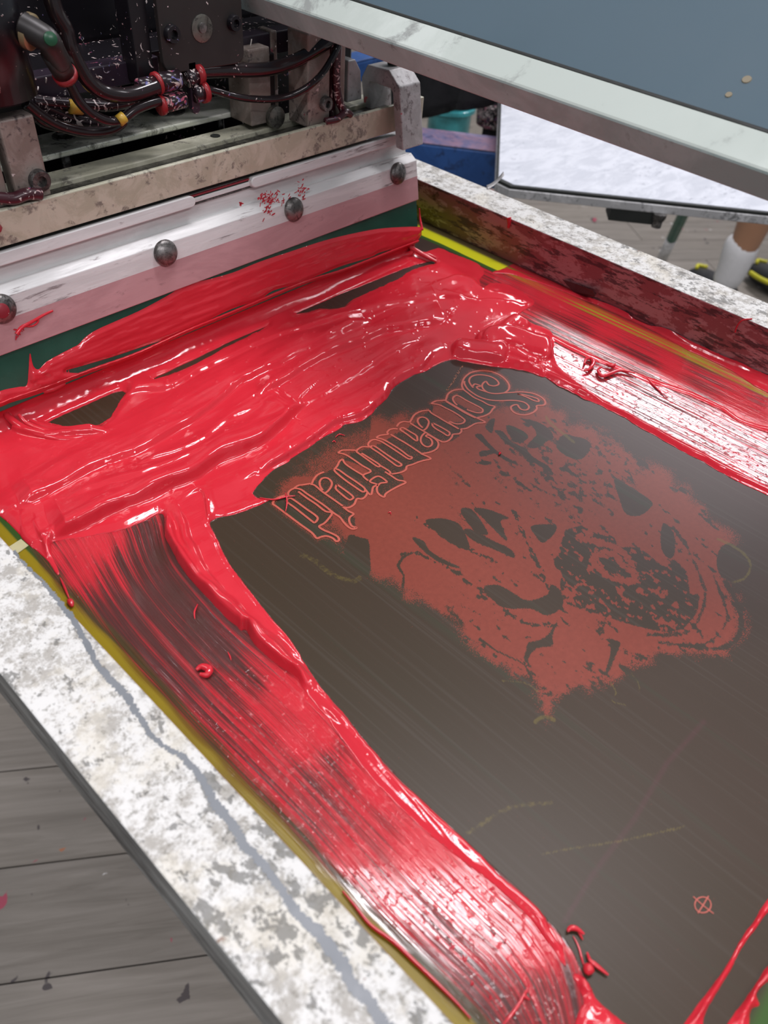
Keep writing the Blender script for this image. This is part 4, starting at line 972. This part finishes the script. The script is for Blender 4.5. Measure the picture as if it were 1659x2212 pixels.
# ink fillet hanging between the blade edge and the mesh
A_ = [(-60,900),(0,872),(30,860),(100,836),(200,798),(300,762),(400,716),(500,675),(650,612),(750,580),(850,541),(905,520)]
Aw = []
for a, b in A_:
    x_, z_ = loc(a, b, .0); p = RT @ Vector((x_, 0, z_)); Aw.append((p.x, p.y, p.z))
Aw = catmull(Aw, 16)
rows = []
for i, p in enumerate(Aw):
    w1 = math.sin(i*.13)*.0006 + math.sin(i*.41)*.0003
    zt = p[2]; yb = .4272 + w1*.5
    prof = [(p[1] + .0030, zt - .0005), (p[1] + .0006, zt + .0004), (p[1] - .0002, zt), (p[1] + .0012, zt*.86), (p[1] + .0042, zt*.66), (p[1] + .0052 + w1, zt*.46), (p[1] + .0040 + w1, zt*.28), (p[1] - .0006, .0021 + w1*.6), (yb - .0006, .0016), (yb - .0022, .0004), (yb - .0024, .0001)]
    rows.append(catmull([(a, b, 0) for a, b in prof], 3)[:, :2])
m_ = len(rows[0]); co = np.array([[Aw[i][0] + (.0 if True else 0), r[k][0], max(r[k][1], .0001)] for i, r in enumerate(rows) for k in range(m_)])
co[:, 2] += .0001*np.sin(co[:, 0]*900)
fi = np.array([[i*m_+k, (i+1)*m_+k, (i+1)*m_+k+1, i*m_+k+1] for i in range(len(rows)-1) for k in range(m_-1)])
kid(new('ink_fillet', grid_mesh('ink_fillet', co, fi, M['ink'])), ink_root)
# raised ragged lips at both ends of the fillet
def w3(u_, v_, z_): return (*on(u_, v_, 2, z_)[:2], z_)
for pts, r_ in ((([w3(893,520,.013), w3(886,532,.010), w3(905,545,.006), w3(925,556,.004), w3(943,565,.002)]), .0022),
                (([w3(905,545,.005), w3(925,550,.005), w3(942,558,.003)]), .0017),
                (([w3(0,876,.012), w3(18,900,.008), w3(50,925,.004), w3(95,942,.0025), w3(150,950,.0018), w3(215,938,.001)]), .0028),
                (([w3(40,895,.010), w3(60,915,.005), w3(100,930,.003), w3(160,938,.002)]), .0018),
                (([w3(-30,870,.014), w3(20,858,.016), w3(60,850,.017), w3(120,838,.016), w3(170,805,.017)]), .0020),
                (([w3(870,552,.003), w3(888,546,.005), w3(893,532,.008)]), .0024)):
    o = tube('ink_lip', pts, r_, M['ink'], n=12, rfun=lambda t: .45 + .55*math.sin(math.pi*min(max(t, .08), .92))); kid(o, ink_root)
o = tube('ink_spike', [w3(62,832,.020), w3(60,800,.026), w3(66,762,.034)], .0045, M['ink'], n=12, rfun=lambda t: max(.04, (1-t)**1.1)); kid(o, ink_root)
o = tube('ink_lip', [w3(912,497,.022), w3(907,470,.030), w3(906,450,.038)], .0010, M['ink'], n=8, rfun=lambda t: 1.4 - t); kid(o, ink_root)

# ---------------------------------------------------------------- U-shaped clamps
def u_clamp(px, label, px0, dx, scale=1.0):
    cl = thing('u_clamp', label, 'clamp', (0, 0, 0), group='aluminium clamps over the crossbar')
    x0 = px0
    # side profile in (y,z): an inverted U with chamfered shoulders; leaning with the squeegee
    z0, z1 = .098, .152
    prof = [(-.004, z0), (.004, z0), (.004, .137), (.006, .1395), (.028, .1395), (.030, .137), (.030, .112), (.038, .112), (.038, .140), (.030, .1505), (.006, z1), (-.004, .1425)]
    prof = [(y*scale + (.4362 if px == 0 else .4362) + (z - z0)*.2, z) for y, z in prof]
    o = prism('yoke', prof, x0, x0 + dx, 'x', M['alu_cast'], cl, bevel=.0009)
    return cl
cl = u_clamp(0, 'large cast aluminium U clamp with chamfered shoulders at the right end of the crossbar', .4185, .0245)
lathe('clamp_screw', [(.0042, .152), (.0042, .1685)] , (.432, .462, 0), (0, 0, 1), M['rubber'], cl)
bm = bmesh.new()
for k in range(7): pass
bm.free()
for k in range(6):
    lathe('thread_ring', [(.0042, 0), (.0054, .0007), (.0042, .0014)], (.432, .462, .1535 + k*.0023), (0, 0, 1), M['rubber'], cl, n=20)
cl2 = thing('u_clamp', 'smaller aluminium U clamp behind the post, left of the large clamp', 'clamp', (0, 0, 0), group='aluminium clamps over the crossbar')
a = on(746, 150, 1, .475); b = on(771, 232, 1, .475)
prism('yoke', [(a[0], .128), (a[0], .1575), (a[0] + .008, .1575), (a[0] + .014, .149), (a[0] + .0165, .128)], .472, .492, 'y', M['alu_cast'], cl2, bevel=.001)
o = box('bar_end_cap', (.4525, .449, .105), (.4585, .470, .1275), M['steel']); tag(o, 'small khaki steel plate just right of the large U clamp', 'metal plate')

# ---------------------------------------------------------------- carriage: crossbar, blocks, bars, hoses
ca = thing('print_carriage', 'paint-caked black print carriage with hoses and a khaki steel crossbar over the squeegee', 'machine', (.25, .47, .1035))
def part(o): return kid(o, ca)
zb0, zb1 = on(440, 403, 1, .452)[2] - .001, on(440, 337.5, 1, .452)[2]
part(box('crossbar', (.02, .452, zb0), (.4365, .4555, zb1), M['steel'], bevel=.0008))
part(box('crossbar_web', (.02, .4555, zb0), (.4365, .476, zb1 - .006), M['steel_dark'], bevel=.0004))
part(box('crossbar_flange', (.02, .476, zb0), (.4365, .494, zb1 - .003), M['steel'], bevel=.0008))
part(lathe('flange_hole', [(.0035, 0), (.0035, .0004)], (.2745, .485, zb1 - .003), (0, 0, 1), M['rubber']))
def block(xa, xb, y0, y1, z0, z1, mat='block', bev=.0012, name='arm_block'):
    return part(box(name, (xa, y0, z0), (xb, y1, z1), M[mat], bevel=bev))
def sbolt(x, y, z, r=.0052, axis=(0, -1, 0), mat='bolt'):
    o = part(lathe('socket_bolt', [(r, -.002), (r, .003), (r*.9, .0042), (r*.5, .0042), (r*.45, .0015), (.0003, .0015)], (x, y, z), axis, M[mat], n=24)); return o
block(.112, .1325, .456, .468, zb1 - .001, .1700); block(.092, .1075, .456, .470, zb1 - .001, .166)
sbolt(.1265, .456, .1355, .0062)
part(tube('caked_ink', [(.098, .454, .133), (.108, .453, .130), (.116, .452, .131), (.124, .452, .129)], .0035, M['crust'], n=10))
part(tube('caked_ink', [(.086, .452, .128), (.090, .451, .121), (.093, .451, .116)], .0042, M['red_crust'], n=10))
block(.3375, .3590, .456, .478, zb1 - .002, .185); sbolt(.3535, .456, .1385, .0052)
block(.362, .3675, .4585, .475, zb1 - .002, .185, 'crust'); block(.3690, .3748, .4565, .475, zb1 - .001, .182)
part(tube('caked_ink', [(.352, .453, .127), (.363, .452, .127), (.372, .452, .130), (.378, .453, .127)], .0026, M['crust'], n=10))
part(tube('caked_ink', [(.366, .456, .175), (.3645, .4555, .155), (.367, .455, .140), (.372, .4545, .130)], .0030, M['crust'], n=10))
block(.300, .319, .475, .500, zb1 + .001, .176); block(.3285, .3345, .485, .500, zb1 - .002, .182)
part(lathe('pivot_boss', [(.0075, -.002), (.0075, .003), (.004, .0036)], (.3205, .474, .1305), (0, -1, 0), M['steel_dark'], n=24))
block(.322, .3275, .480, .49, .12, .170, 'black', name='rod')
# cover plate with rounded lower corners, disc and two bolts
cz = .1735; r = .008
pts = [(.2265, .240), (.2265, cz + r)] + [(.2265 + r - r*math.cos(t), cz + r - r*math.sin(t)) for t in np.linspace(.2, math.pi/2, 6)] + [(.2895 - r, cz - .0015)] + [(.2895 - r + r*math.sin(t), cz + r*.6 - r*.8*math.cos(t)) for t in np.linspace(.3, math.pi/2, 5)] + [(.2895, .240)]
part(prism('cover_plate', pts, .466, .470, 'y', M['black_clean'], bevel=.0006))
for (bu, bv), r_ in zip([(373, 74), (507, 50)], (.0052, .0048)):
    p = on(bu, bv, 1, .464); sbolt(p[0], .4665, p[2], r_, mat='black')
p = on(438, 62, 1, .465)
part(lathe('dial_disc', [(.0078, 0), (.0078, .0008), (.0070, .0010)], (p[0], .4662, p[2]), (0, -1, 0), M['steel_dark'])); part(lathe('dial_pin', [(.0030, .0008), (.0028, .002), (.001, .0022)], (p[0] - .0005, .4658, p[2] + .0006), (0, -1, 0), M['bolt']))
# long plum-black bars
part(box('support_bar', (.02, .486, .1655), (.236, .500, .1785), M['plum'], bevel=.0008))
part(box('support_bar', (.285, .486, .167), (.420, .500, .181), M['plum'], bevel=.0008))
part(box('support_bar', (.02, .500, .174), (.420, .540, .1775), M['black'], bevel=.0006))
part(box('gap_dark_box', (.03, .503, .05), (.45, .512, .108), M['crust'], bevel=.001))  # dark box added to make the gap under the spring plate black
part(box('gap_dark_backing', (.02, .545, .045), (.47, .60, .160), M['black'], bevel=.002))  # second added box, keeps the view through that gap dark
part(box('housing', (.02, .545, .165), (.47, .62, .33), M['black'], bevel=.003))
part(box('side_post', (.2125, .474, .168), (.2245, .490, .25), M['black'], bevel=.001))
part(tube('drum', [(.118, .470, .1795), (.118, .470, .25)], .024, M['black'], n=32, cap=True))
part(lathe('cushion', [(.020, 0), (.021, .004), (.020, .03)], (.265, .53, .140), (0, 0, 1), M['black']))
# lug with rounded end
pz = on(405, 235, 1, .468)
part(prism('hose_clip', [(.2445, .178), (.2445, .1500)] + [(.2475 - .003*math.cos(t), .1500 - .003*math.sin(t)) for t in np.linspace(0, math.pi, 7)] + [(.2505, .1500), (.2505, .178)], .466, .470, 'y', M['plum'], bevel=.0005))
def hose(pts, y, r, mat='hose', name='hose'):
    P = [tuple(on(a, b, 1, (y[i] if isinstance(y, (list, tuple)) else y))) for i, (a, b) in enumerate(pts)]
    return part(tube(name, P, r, M[mat], n=14, sub=10))
hose([(95,-60),(118,20),(140,62),(150,100),(168,140),(190,175),(220,198),(255,206),(290,203),(330,190),(345,184)], .462, .0045)
hose([(140,160),(152,185),(172,220),(200,247),(235,262),(265,256),(290,238),(320,225),(345,218)], .460, .0029)
hose([(55,222),(90,250),(130,272),(175,284),(215,285),(245,278),(268,262)], .470, .0032, 'hose')
hose([(60,215),(110,235),(165,258),(215,262)], .480, .0042, 'hose_crust'); hose([(70,218),(120,222),(180,226),(240,228),(300,215),(345,205)], .478, .0034, 'hose_crust')
hose([(60,228),(90,262),(130,275),(170,282)], .478, .003, 'hose_crust')
hose([(100,222),(160,232),(230,222),(290,212)], .49, .004, 'hose_crust')
hose([(446,192),(470,198),(510,209),(550,214),(590,214),(630,206),(665,188),(695,160),(716,128),(730,100),(745,70)], [.466,.466,.466,.465,.463,.458,.452,.450,.450,.452,.455], .0024)
hose([(395,165),(430,155),(480,152),(540,152),(590,147),(640,130),(680,108),(705,92),(740,70)], [.470,.470,.470,.470,.468,.462,.458,.456,.456], .0046)
def fit(p0, p1, y, r, mat='hose_crust', name='fitting'):
    return part(tube(name, [tuple(on(*p0, 1, y)), tuple(on(*p1, 1, y))], r, M[mat], n=20))
fit((300,188),(335,180),.464,.0047); fit((342,180),(386,170),.464,.0058); fit((336,181),(342,179),.4635,.0066,'red_ring','red_collar')
fit((350,226),(396,214),.462,.0052); fit((344,228),(351,226),.4615,.0060,'red_ring','red_collar'); fit((420,204),(436,200),.464,.0052); fit((436,200),(444,198),.4635,.0066,'red_ring','red_collar')
fit((424,162),(434,160),.466,.0060,'red_ring','red_collar'); fit((404,170),(424,165),.467,.0052)
fit((130,205),(160,225),.468,.002,'yellow_mark','yellow_sleeve') if False else None
fit((150,230),(176,233),.4755,.0040,'yellow_mark','yellow_sleeve'); fit((256,262),(268,252),.4585,.0034,'yellow_mark','yellow_sleeve')
# elbow fitting on the drum
P = [tuple(on(50,55,1,.452)), tuple(on(80,72,1,.446)), tuple(on(104,88,1,.442)), tuple(on(116,110,1,.444)), tuple(on(130,135,1,.448))]
part(tube('elbow_fitting', P, .0064, M['black_clean'], n=20, rfun=lambda t: 1.05 - .12*t))
part(lathe('elbow_base', [(.0088, 0), (.0088, .003), (.0075, .004)], tuple(on(58,66,1,.453)), (.5, -.8, -.2), M['brass']))
part(tube('elbow_fitting', [tuple(on(112,112,1,.446)), tuple(on(140,160,1,.452))], .0062, M['black_clean'], n=20))
part(lathe('green_cap', [(.0034, 0), (.0032, .001), (.0014, .0018)], tuple(on(109,84,1,.434)), (-.3, -1, .3), M['green_blob']))
part(tube('red_collar', [tuple(on(138,157,1,.451)), tuple(on(143,165,1,.452))], .0068, M['red_ring'], n=20))
# flecks of dried ink as real relief
for _ in range(150):
    a = rng.uniform(0, 700); b_ = rng.uniform(100, 235) if rng.random() < .75 else rng.uniform(0, 120)
    line_y = 175 - a*.16
    if b_ > 235 - a*.15 or (340 < a < 530 and b_ < 150) or (a > 450 and b_ < 80): continue
    y_ = .4845 if abs(b_ - (line_y + 25)) < 24 else rng.uniform(.462, .474)
    if y_ < .48: continue
    p0 = on(a, b_, 1, y_); d_ = rng.normal(size=3)*.0014
    part(tube('dried_fleck', [tuple(p0), tuple(p0 + d_*.6 + (0, -.0004, 0)), tuple(p0 + d_*1.5)], .00042, M['pale_paint'], n=6, sub=2))
# spring plate behind the crossbar
sp = thing('spring_plate', 'pale flat steel plate with sprung bolts behind the crossbar', 'metal plate', (.25, .53, .11))
bm = bmesh.new(); bx(bm, (.03, .500, .1265), (.345, .535, .1305)); o = bm_obj('plate', bm, grimy('pale_steel', (.74, .77, .64), (.15, .15, .12), (.90, .91, .82), .4, .4, 1.2, .3), bevel=.001); kid(o, sp)
for u_, v_, big in ((138, 296, 0), (362, 240, 1)):
    p = on(u_, v_, 2, .1305)
    if big:
        kid(lathe('flanged_nut', [(.0125, 0), (.0125, .0008), (.0085, .0022), (.0075, .004), (.0075, .012)], tuple(p), (0, 0, 1), M['bolt']), sp)
    else:
        kid(lathe('washer', [(.0075, 0), (.0075, .001), (.004, .0012)], tuple(p), (0, 0, 1), M['bolt']), sp)
        N = 90; H = [(p[0] + .0042*math.cos(t), p[1] + .0042*math.sin(t), p[2] + .001 + .022*t/(12*math.pi)) for t in np.linspace(0, 12*math.pi, N)]
        kid(tube('spring', H, .0008, M['bolt'], n=6, sub=1), sp)
        kid(tube('threaded_rod', [tuple(p), (p[0], p[1], p[2] + .03)], .0028, M['bolt'], n=12), sp)
p = on(146, 352, 1, .51); kid(tube('threaded_rod', [(p[0], .512, .108), (p[0], .512, .1266)], .0030, M['bolt'], n=12), sp)
p = on(480, 265, 1, .51); kid(tube('threaded_rod', [(p[0], .512, .108), (p[0], .512, .1266)], .0026, M['bolt'], n=12), sp)

# ---------------------------------------------------------------- blue press arms
def arm(name, label, q0, q1, w, h, top):
    t = thing(name, label, 'machine arm', tuple(q0), group='blue enamelled arms of the press')
    d = Vector(q1) - Vector(q0); L_ = d.length; a = math.atan2(d.y, d.x); t.rotation_euler = (0, 0, a)
    box('arm_beam', (0, 0, -h), (L_, w, -.002), M['blue'], t, bevel=.004)
    box('arm_top_skin', (0, .0, -.002), (L_, w, 0), M['blue_dusty'] if top else M['blue'], t, bevel=.0008)
    return t
z_ = -.15
p0 = on(903, 306, 2, z_); p1 = on(1085, 328, 2, z_); d = (p1-p0)/np.linalg.norm(p1-p0)
q0 = p0 - d*.25; q1 = p1 + d*.10
arm('press_arm', 'blue enamelled box beam with a dusty pinkish top, left of the white pallet', q0, q1, .075, .065, True)
p0 = on(740, 140, 2, -.1); p1 = on(830, 118, 2, -.1); d = (p1-p0)/np.linalg.norm(p1-p0)
q0 = p0 - d*.05; q1 = p1 + d*.2
arm('press_arm', 'blue enamelled beam seen behind the top of the U clamps', q0, q1, .05, .04, False)
p0 = on(30, 300, 2, -.02); p1 = on(330, 215, 2, -.02); d = (p1-p0)/np.linalg.norm(p1-p0)
arm('press_arm', 'blue enamelled beam glimpsed behind the tangle of hoses', p0 - d*.1, p1 + d*.1, .1, .05, False)

# ---------------------------------------------------------------- white pallet
pa = thing('pallet', 'white paper-covered printing pallet with a black rubber edge', 'pallet', (.883, .640, -.1))
cA = on(1077, 388, 2, -.1); cB = on(1083, 228, 2, -.1); e1 = (cB - cA); e1[2] = 0; e1 /= np.linalg.norm(e1)
e2 = on(1659, 455, 2, -.1) - on(1105, 397, 2, -.1); e2 /= np.linalg.norm(e2)
corner = cA - e1*.012
pt = lambda a, b, z: tuple(corner + e1*a + e2*b + np.array([0, 0, z]))
def slab(name, a0, a1, b0, b1, z0, z1, mat, ch=.02, bev=.001):
    pts = [pt(a0 + ch, b0, 0)[:2], pt(a0, b0 + ch, 0)[:2], pt(a0, b1, 0)[:2], pt(a1, b1, 0)[:2], pt(a1, b0, 0)[:2]]
    o = prism(name, pts, -.1 + z0, -.1 + z1, 'z', M[mat], bevel=bev); kid(o, pa); return o
slab('pallet_surface', 0, .56, 0, .42, -.001, .0, 'pallet', .022, .0003)
slab('rubber_pad', -.003, .562, -.003, .422, -.006, -.001, 'rubber', .020)
slab('aluminium_board', -.004, .563, -.004, .423, -.018, -.006, 'pallet_edge', .020)
bb = on(1222, 430, 2, -.125); 
o = box('bracket', (-.035, -.006, -.012), (.035, .03, .006), M['rubber'], pa); o.matrix_parent_inverse = Matrix.Identity(4)
kk = corner + e2*.20 + e1*.004
o.location = Vector((kk[0], kk[1], -.124)) - Vector(pa.location); o.rotation_euler = (0, 0, math.atan2(e2[1], e2[0]))
kk = corner + e2*.235 - e1*.002
kid(lathe('bracket_bolt', [(.010, 0), (.010, .006), (.007, .012), (.007, .02)], (kk[0], kk[1], -.118), (0, 0, -1), M['bolt']), pa)
# ---------------------------------------------------------------- raised second screen, tilted
f2 = thing('raised_screen', 'raised tilted screen with slate-blue mesh in a grey rail, out of focus at upper right', 'printing screen', (0, 0, 0))
m0 = CAM + ray(1000,145)/np.linalg.norm(ray(1000,145))*.485
# travel direction along the rail from the two vanishing lines
dirv = ray(-1550, -735); dirv /= np.linalg.norm(dirv)
view = (m0 - CAM)/np.linalg.norm(m0 - CAM)
side = np.cross(view, dirv); side /= np.linalg.norm(side)      # perpendicular in the image
if (ROT.T @ side)[1] < 0: side = -side
dep = np.cross(side, dirv); dep = dep if dep @ view > 0 else -dep
th = math.radians(52)
up_dir = side*math.sin(th) + dep*math.cos(th)      # across the lit top face, away from us
dn_dir = -side*math.sin(math.radians(38)) + dep*math.cos(math.radians(38))
def corner2(t, a, b): return m0 + dirv*t + up_dir*a + dn_dir*b
def bar2(name, t0, t1, a0, a1, b0, b1, mat, faces=None):
    bm = bmesh.new()
    vs = [bm.verts.new(corner2(t, a, b)) for b in (b0, b1) for (t, a) in ((t0, a0), (t1, a0), (t1, a1), (t0, a1))]
    for f in [(3,2,1,0),(4,5,6,7),(0,1,5,4),(1,2,6,5),(2,3,7,6),(3,0,4,7)]: bm.faces.new([vs[i] for i in f])
    bmesh.ops.recalc_face_normals(bm, faces=bm.faces)
    o = bm_obj(name, bm, M[mat], f2, bevel=.0015); return o
RA, RB, BR, T0, T1 = .0187, .0180, .15, -.235, .238
o = bar2('frame_rail', T0, T1, 0, RA, 0, RB, 'frame2'); o.data.materials.append(M['frame2_side'])
dv3 = Vector(-up_dir)
for f in o.data.polygons:
    if f.normal.dot(dv3) > .8: f.material_index = 1
bar2('frame_rail', T0, T1, BR, BR + RA, 0, RB, 'frame2'); bar2('frame_rail', T0, T0 + RA, RA, BR, 0, RB, 'frame2'); bar2('frame_rail', T1 - RA, T1, RA, BR, 0, RB, 'frame2')
bar2('mesh_panel', T0 + RA, T1 - RA, RA, BR, .0025, .0031, 'mesh_blue')
bar2('edge_shade_strip', T0 + RA, T1 - RA, RA - .0010, RA + .0012, -.0004, .004, 'rubber')  # black strip stands in for the shadow along the rail's inner edge
for u_, v_, r_ in ((1613, 172, .0022), (1574, 205, .0016)):
    dd = ray(u_, v_); nrm = np.cross(dirv, up_dir); q = m0 + dn_dir*.0025; t = ((q - CAM) @ nrm)/(dd @ nrm); p = CAM + dd*t
    o = lathe('stain', [(r_, 0), (r_*.9, .0004)], tuple(p), tuple(-nrm if nrm @ dd > 0 else nrm), plain('ochre_stain', (.20, .17, .11), .7), f2)

# ---------------------------------------------------------------- background things
P_ = on(970, 262, 0, 1.75)
t = thing('plastic_tub', 'teal translucent plastic tub behind the blue beam', 'tub', (P_[0], P_[1], FZ))
zt = P_[2] + .05
lathe('tub_body', [(.055, 0), (.06, (zt - FZ)*.98), (.066, zt - FZ), (.06, zt - FZ + .001)], (0, 0, 0), (0, 0, 1), M['teal'], t)
lathe('tub_rim', [(.066, zt - FZ - .02), (.070, zt - FZ - .018), (.070, zt - FZ - .008), (.066, zt - FZ - .006)], (0, 0, 0), (0, 0, 1), M['teal'], t)
P_ = on(1062, 268, 0, 1.25)
t = thing('knob_post', 'black knob post spattered with white paint beside the pallet corner', 'knob', (P_[0], P_[1], P_[2] - .10))
lathe('knob', [(.020, .095), (.030, .10), (.032, .12), (.030, .135), (.02, .14)], (0, 0, 0), (0, 0, 1), splat('black_knob_white_spatter', (.012, .012, .012), .4, .14), t)
lathe('post', [(.016, 0), (.016, .096)], (0, 0, 0), (0, 0, 1), M['dark_cloth'], t)
# black cloth hanging under the raised rail
P = [on(880, 60, 0, 1.15), on(1120, 150, 0, 1.15), on(1075, 228, 0, 1.15), on(1000, 240, 0, 1.15), on(900, 262, 0, 1.15), on(860, 262, 0, 1.15)]
bm = bmesh.new()
cols = 14
topl = catmull([tuple(on(840, -20, 0, 1.15)), tuple(on(960, 20, 0, 1.15)), tuple(on(1110, 60, 0, 1.15))], 7)
botl = catmull([tuple(on(850, 258, 0, 1.15)), tuple(on(900, 256, 0, 1.15)), tuple(on(1000, 236, 0, 1.15)), tuple(on(1085, 226, 0, 1.15))], 5)[:len(topl)]
rows_ = []
for j in range(9):
    f_ = j/8; rows_.append([bm.verts.new(Vector(a*(1-f_) + b*f_) + Vector((.02*math.sin(i*1.4 + j*.3), 0, 0))) for i, (a, b) in enumerate(zip(topl, botl))])
for j in range(8):
    for i in range(len(rows_[0]) - 1): bm.faces.new([rows_[j][i], rows_[j][i+1], rows_[j+1][i+1], rows_[j+1][i]])
o = bm_obj('hanging_cloth', bm, M['dark_cloth'], smooth=True); m = o.modifiers.new('solid', 'SOLIDIFY'); m.thickness = .006
tag(o, 'black cloth hanging below the raised grey rail, right of the large U clamp', 'cloth')
# green stick with taped end leaning on the floor
pb = on(1424, 572, 2, FZ + .02); ptp = on(1487, 440, 2, FZ + .32); dd = (ptp - pb)
st_ = thing('green_stick', 'green handle with a paint-spotted white taped end, on the floor behind the screen', 'stick', tuple(pb))
kid(tube('handle', [tuple(pb + dd*.45), tuple(pb + dd*2.2)], .016, M['stick_green'], n=14), st_)
kid(tube('taped_end', [tuple(pb), tuple(pb + dd*.47)], .0165, M['stick_tape'], n=14), st_)

# ---------------------------------------------------------------- person standing beyond the press
pe = thing('person', 'person standing beyond the press, bare calf above a white sock and black shoes', 'person', (2.42, .67, FZ), (0, 0, math.radians(150)))
def skin(name, verts, edges, mat, parent, sub=2):
    me = bpy.data.meshes.new(name); me.from_pydata([v_[:3] for v_ in verts], edges, []); o = new(name, me, mat, parent)
    m = o.modifiers.new('skin', 'SKIN'); m.use_smooth_shade = True
    for i, v_ in enumerate(verts):
        r_ = v_[3]; r_ = r_ if isinstance(r_, tuple) else (r_, r_); me.skin_vertices[0].data[i].radius = r_
    me.skin_vertices[0].data[0].use_root = True
    s2_ = o.modifiers.new('sub', 'SUBSURF'); s2_.levels = sub; s2_.render_levels = sub
    return o
H = [(0,0,.93,(.15,.11)), (0,0,1.08,(.13,.10)), (0,0,1.28,(.16,.11)), (0,0,1.42,(.13,.09)), (0,0,1.50,.052), (0,.01,1.60,(.075,.09)), (0,.01,1.70,(.078,.095)), (0,.01,1.76,.05),
     (.19,0,1.40,.055), (.25,-.02,1.14,.045), (.26,-.12,.92,.036), (.26,-.16,.86,.03), (-.19,0,1.40,.055), (-.25,-.02,1.14,.045), (-.26,-.12,.92,.036), (-.26,-.16,.86,.03),
     (.10,0,.86,.095), (.11,0,.68,.078), (.115,0,.48,.056), (.115,.015,.34,.058), (.115,.01,.22,.044), (.115,0,.10,.036), (.115,-.02,.05,.036),
     (-.10,0,.86,.095), (-.11,0,.68,.078), (-.115,0,.48,.056), (-.115,.015,.34,.058), (-.115,.01,.22,.044), (-.115,0,.10,.036), (-.115,-.02,.05,.036)]
Ed = [(0,1),(1,2),(2,3),(3,4),(4,5),(5,6),(6,7),(3,8),(8,9),(9,10),(10,11),(3,12),(12,13),(13,14),(14,15),(0,16),(16,17),(17,18),(18,19),(19,20),(20,21),(21,22),(0,23),(23,24),(24,25),(25,26),(26,27),(27,28),(28,29)]
for sx_ in (1, -1):       # five fingers rooted in each palm
    b0 = len(H); root_i = 11 if sx_ > 0 else 15
    for k in range(5):
        off_ = (k - 2)*.014; thumb = k == 0
        a_ = (sx_*.26 + off_, -.19, .82, .009); c_ = (sx_*.26 + off_*1.2 - (.03*sx_ if thumb else 0), -.215 if not thumb else -.19, .78 - (.01 if k == 2 else 0), .008)
        i0 = len(H); H += [a_, c_]; Ed += [(root_i, i0), (i0, i0+1)]
skin('body', H, Ed, M['skin'], pe)
skin('shirt', [(0,0,.90,(.17,.13)), (0,0,1.10,(.15,.12)), (0,0,1.28,(.175,.125)), (0,0,1.42,(.14,.10)), (.20,0,1.40,.07), (.235,-.01,1.24,.062), (-.20,0,1.40,.07), (-.235,-.01,1.24,.062)], [(0,1),(1,2),(2,3),(3,4),(4,5),(3,6),(6,7)], M['dark_cloth'], pe)
skin('shorts', [(0,0,.96,(.165,.125)), (0,0,.88,(.16,.12)), (.105,0,.78,.11), (.115,0,.56,.10), (-.105,0,.78,.11), (-.115,0,.56,.10)], [(0,1),(1,2),(2,3),(1,4),(4,5)], M['dark_cloth'], pe)
skin('hair', [(0,.035,1.66,(.075,.07)), (0,.02,1.735,(.082,.09)), (0,.01,1.775,.05)], [(0,1),(1,2)], M['dark_cloth'], pe)
for sx_ in (1, -1):
    lathe('eye', [(.010, 0), (.008, .004), (.001, .006)], (sx_*.03, -.074, 1.655), (0, -1, 0), M['sock'], pe, n=12)
    lathe('ear', [(.024, 0), (.022, .008), (.01, .012)], (sx_*.072, .012, 1.64), (sx_, .2, 0), M['skin'], pe, n=12)
    x_ = sx_*.115
    o = skin('sock', [(x_,0,.240,.058), (x_,0,.16,.052), (x_,0,.10,.044), (x_,-.015,.055,.045)], [(0,1),(1,2),(2,3)], M['sock'], pe)
    sh = skin('shoe', [(x_,.045,.042,(.045,.040)), (x_,-.02,.046,(.048,.044)), (x_,-.10,.036,(.050,.034)), (x_,-.17,.028,(.042,.026))], [(0,1),(1,2),(2,3)], M['shoe'], pe)
    tube('shoe_stripe', [(x_ - .046, -.02, .05), (x_ - .052, -.06, .045), (x_ - .05, -.11, .04)], .008, M['shoe_yellow'], sh, n=8)
    tube('shoe_stripe', [(x_ + .046, -.02, .05), (x_ + .052, -.06, .045), (x_ + .05, -.11, .04)], .008, M['shoe_yellow'], sh, n=8)
    tube('shoe_stripe', [(x_ - .02, -.13, .062), (x_, -.15, .06), (x_ + .02, -.13, .062)], .006, M['shoe_yellow'], sh, n=8)
lathe('nose', [(.012, 0), (.010, .012), (.004, .02)], (0, -.078, 1.625), (0, -1, -.2), M['skin'], pe, n=12)
tube('mouth', [(-.022, -.078, 1.585), (0, -.084, 1.583), (.022, -.078, 1.585)], .004, plain('lips', (.32, .10, .09), .5), pe, n=8)
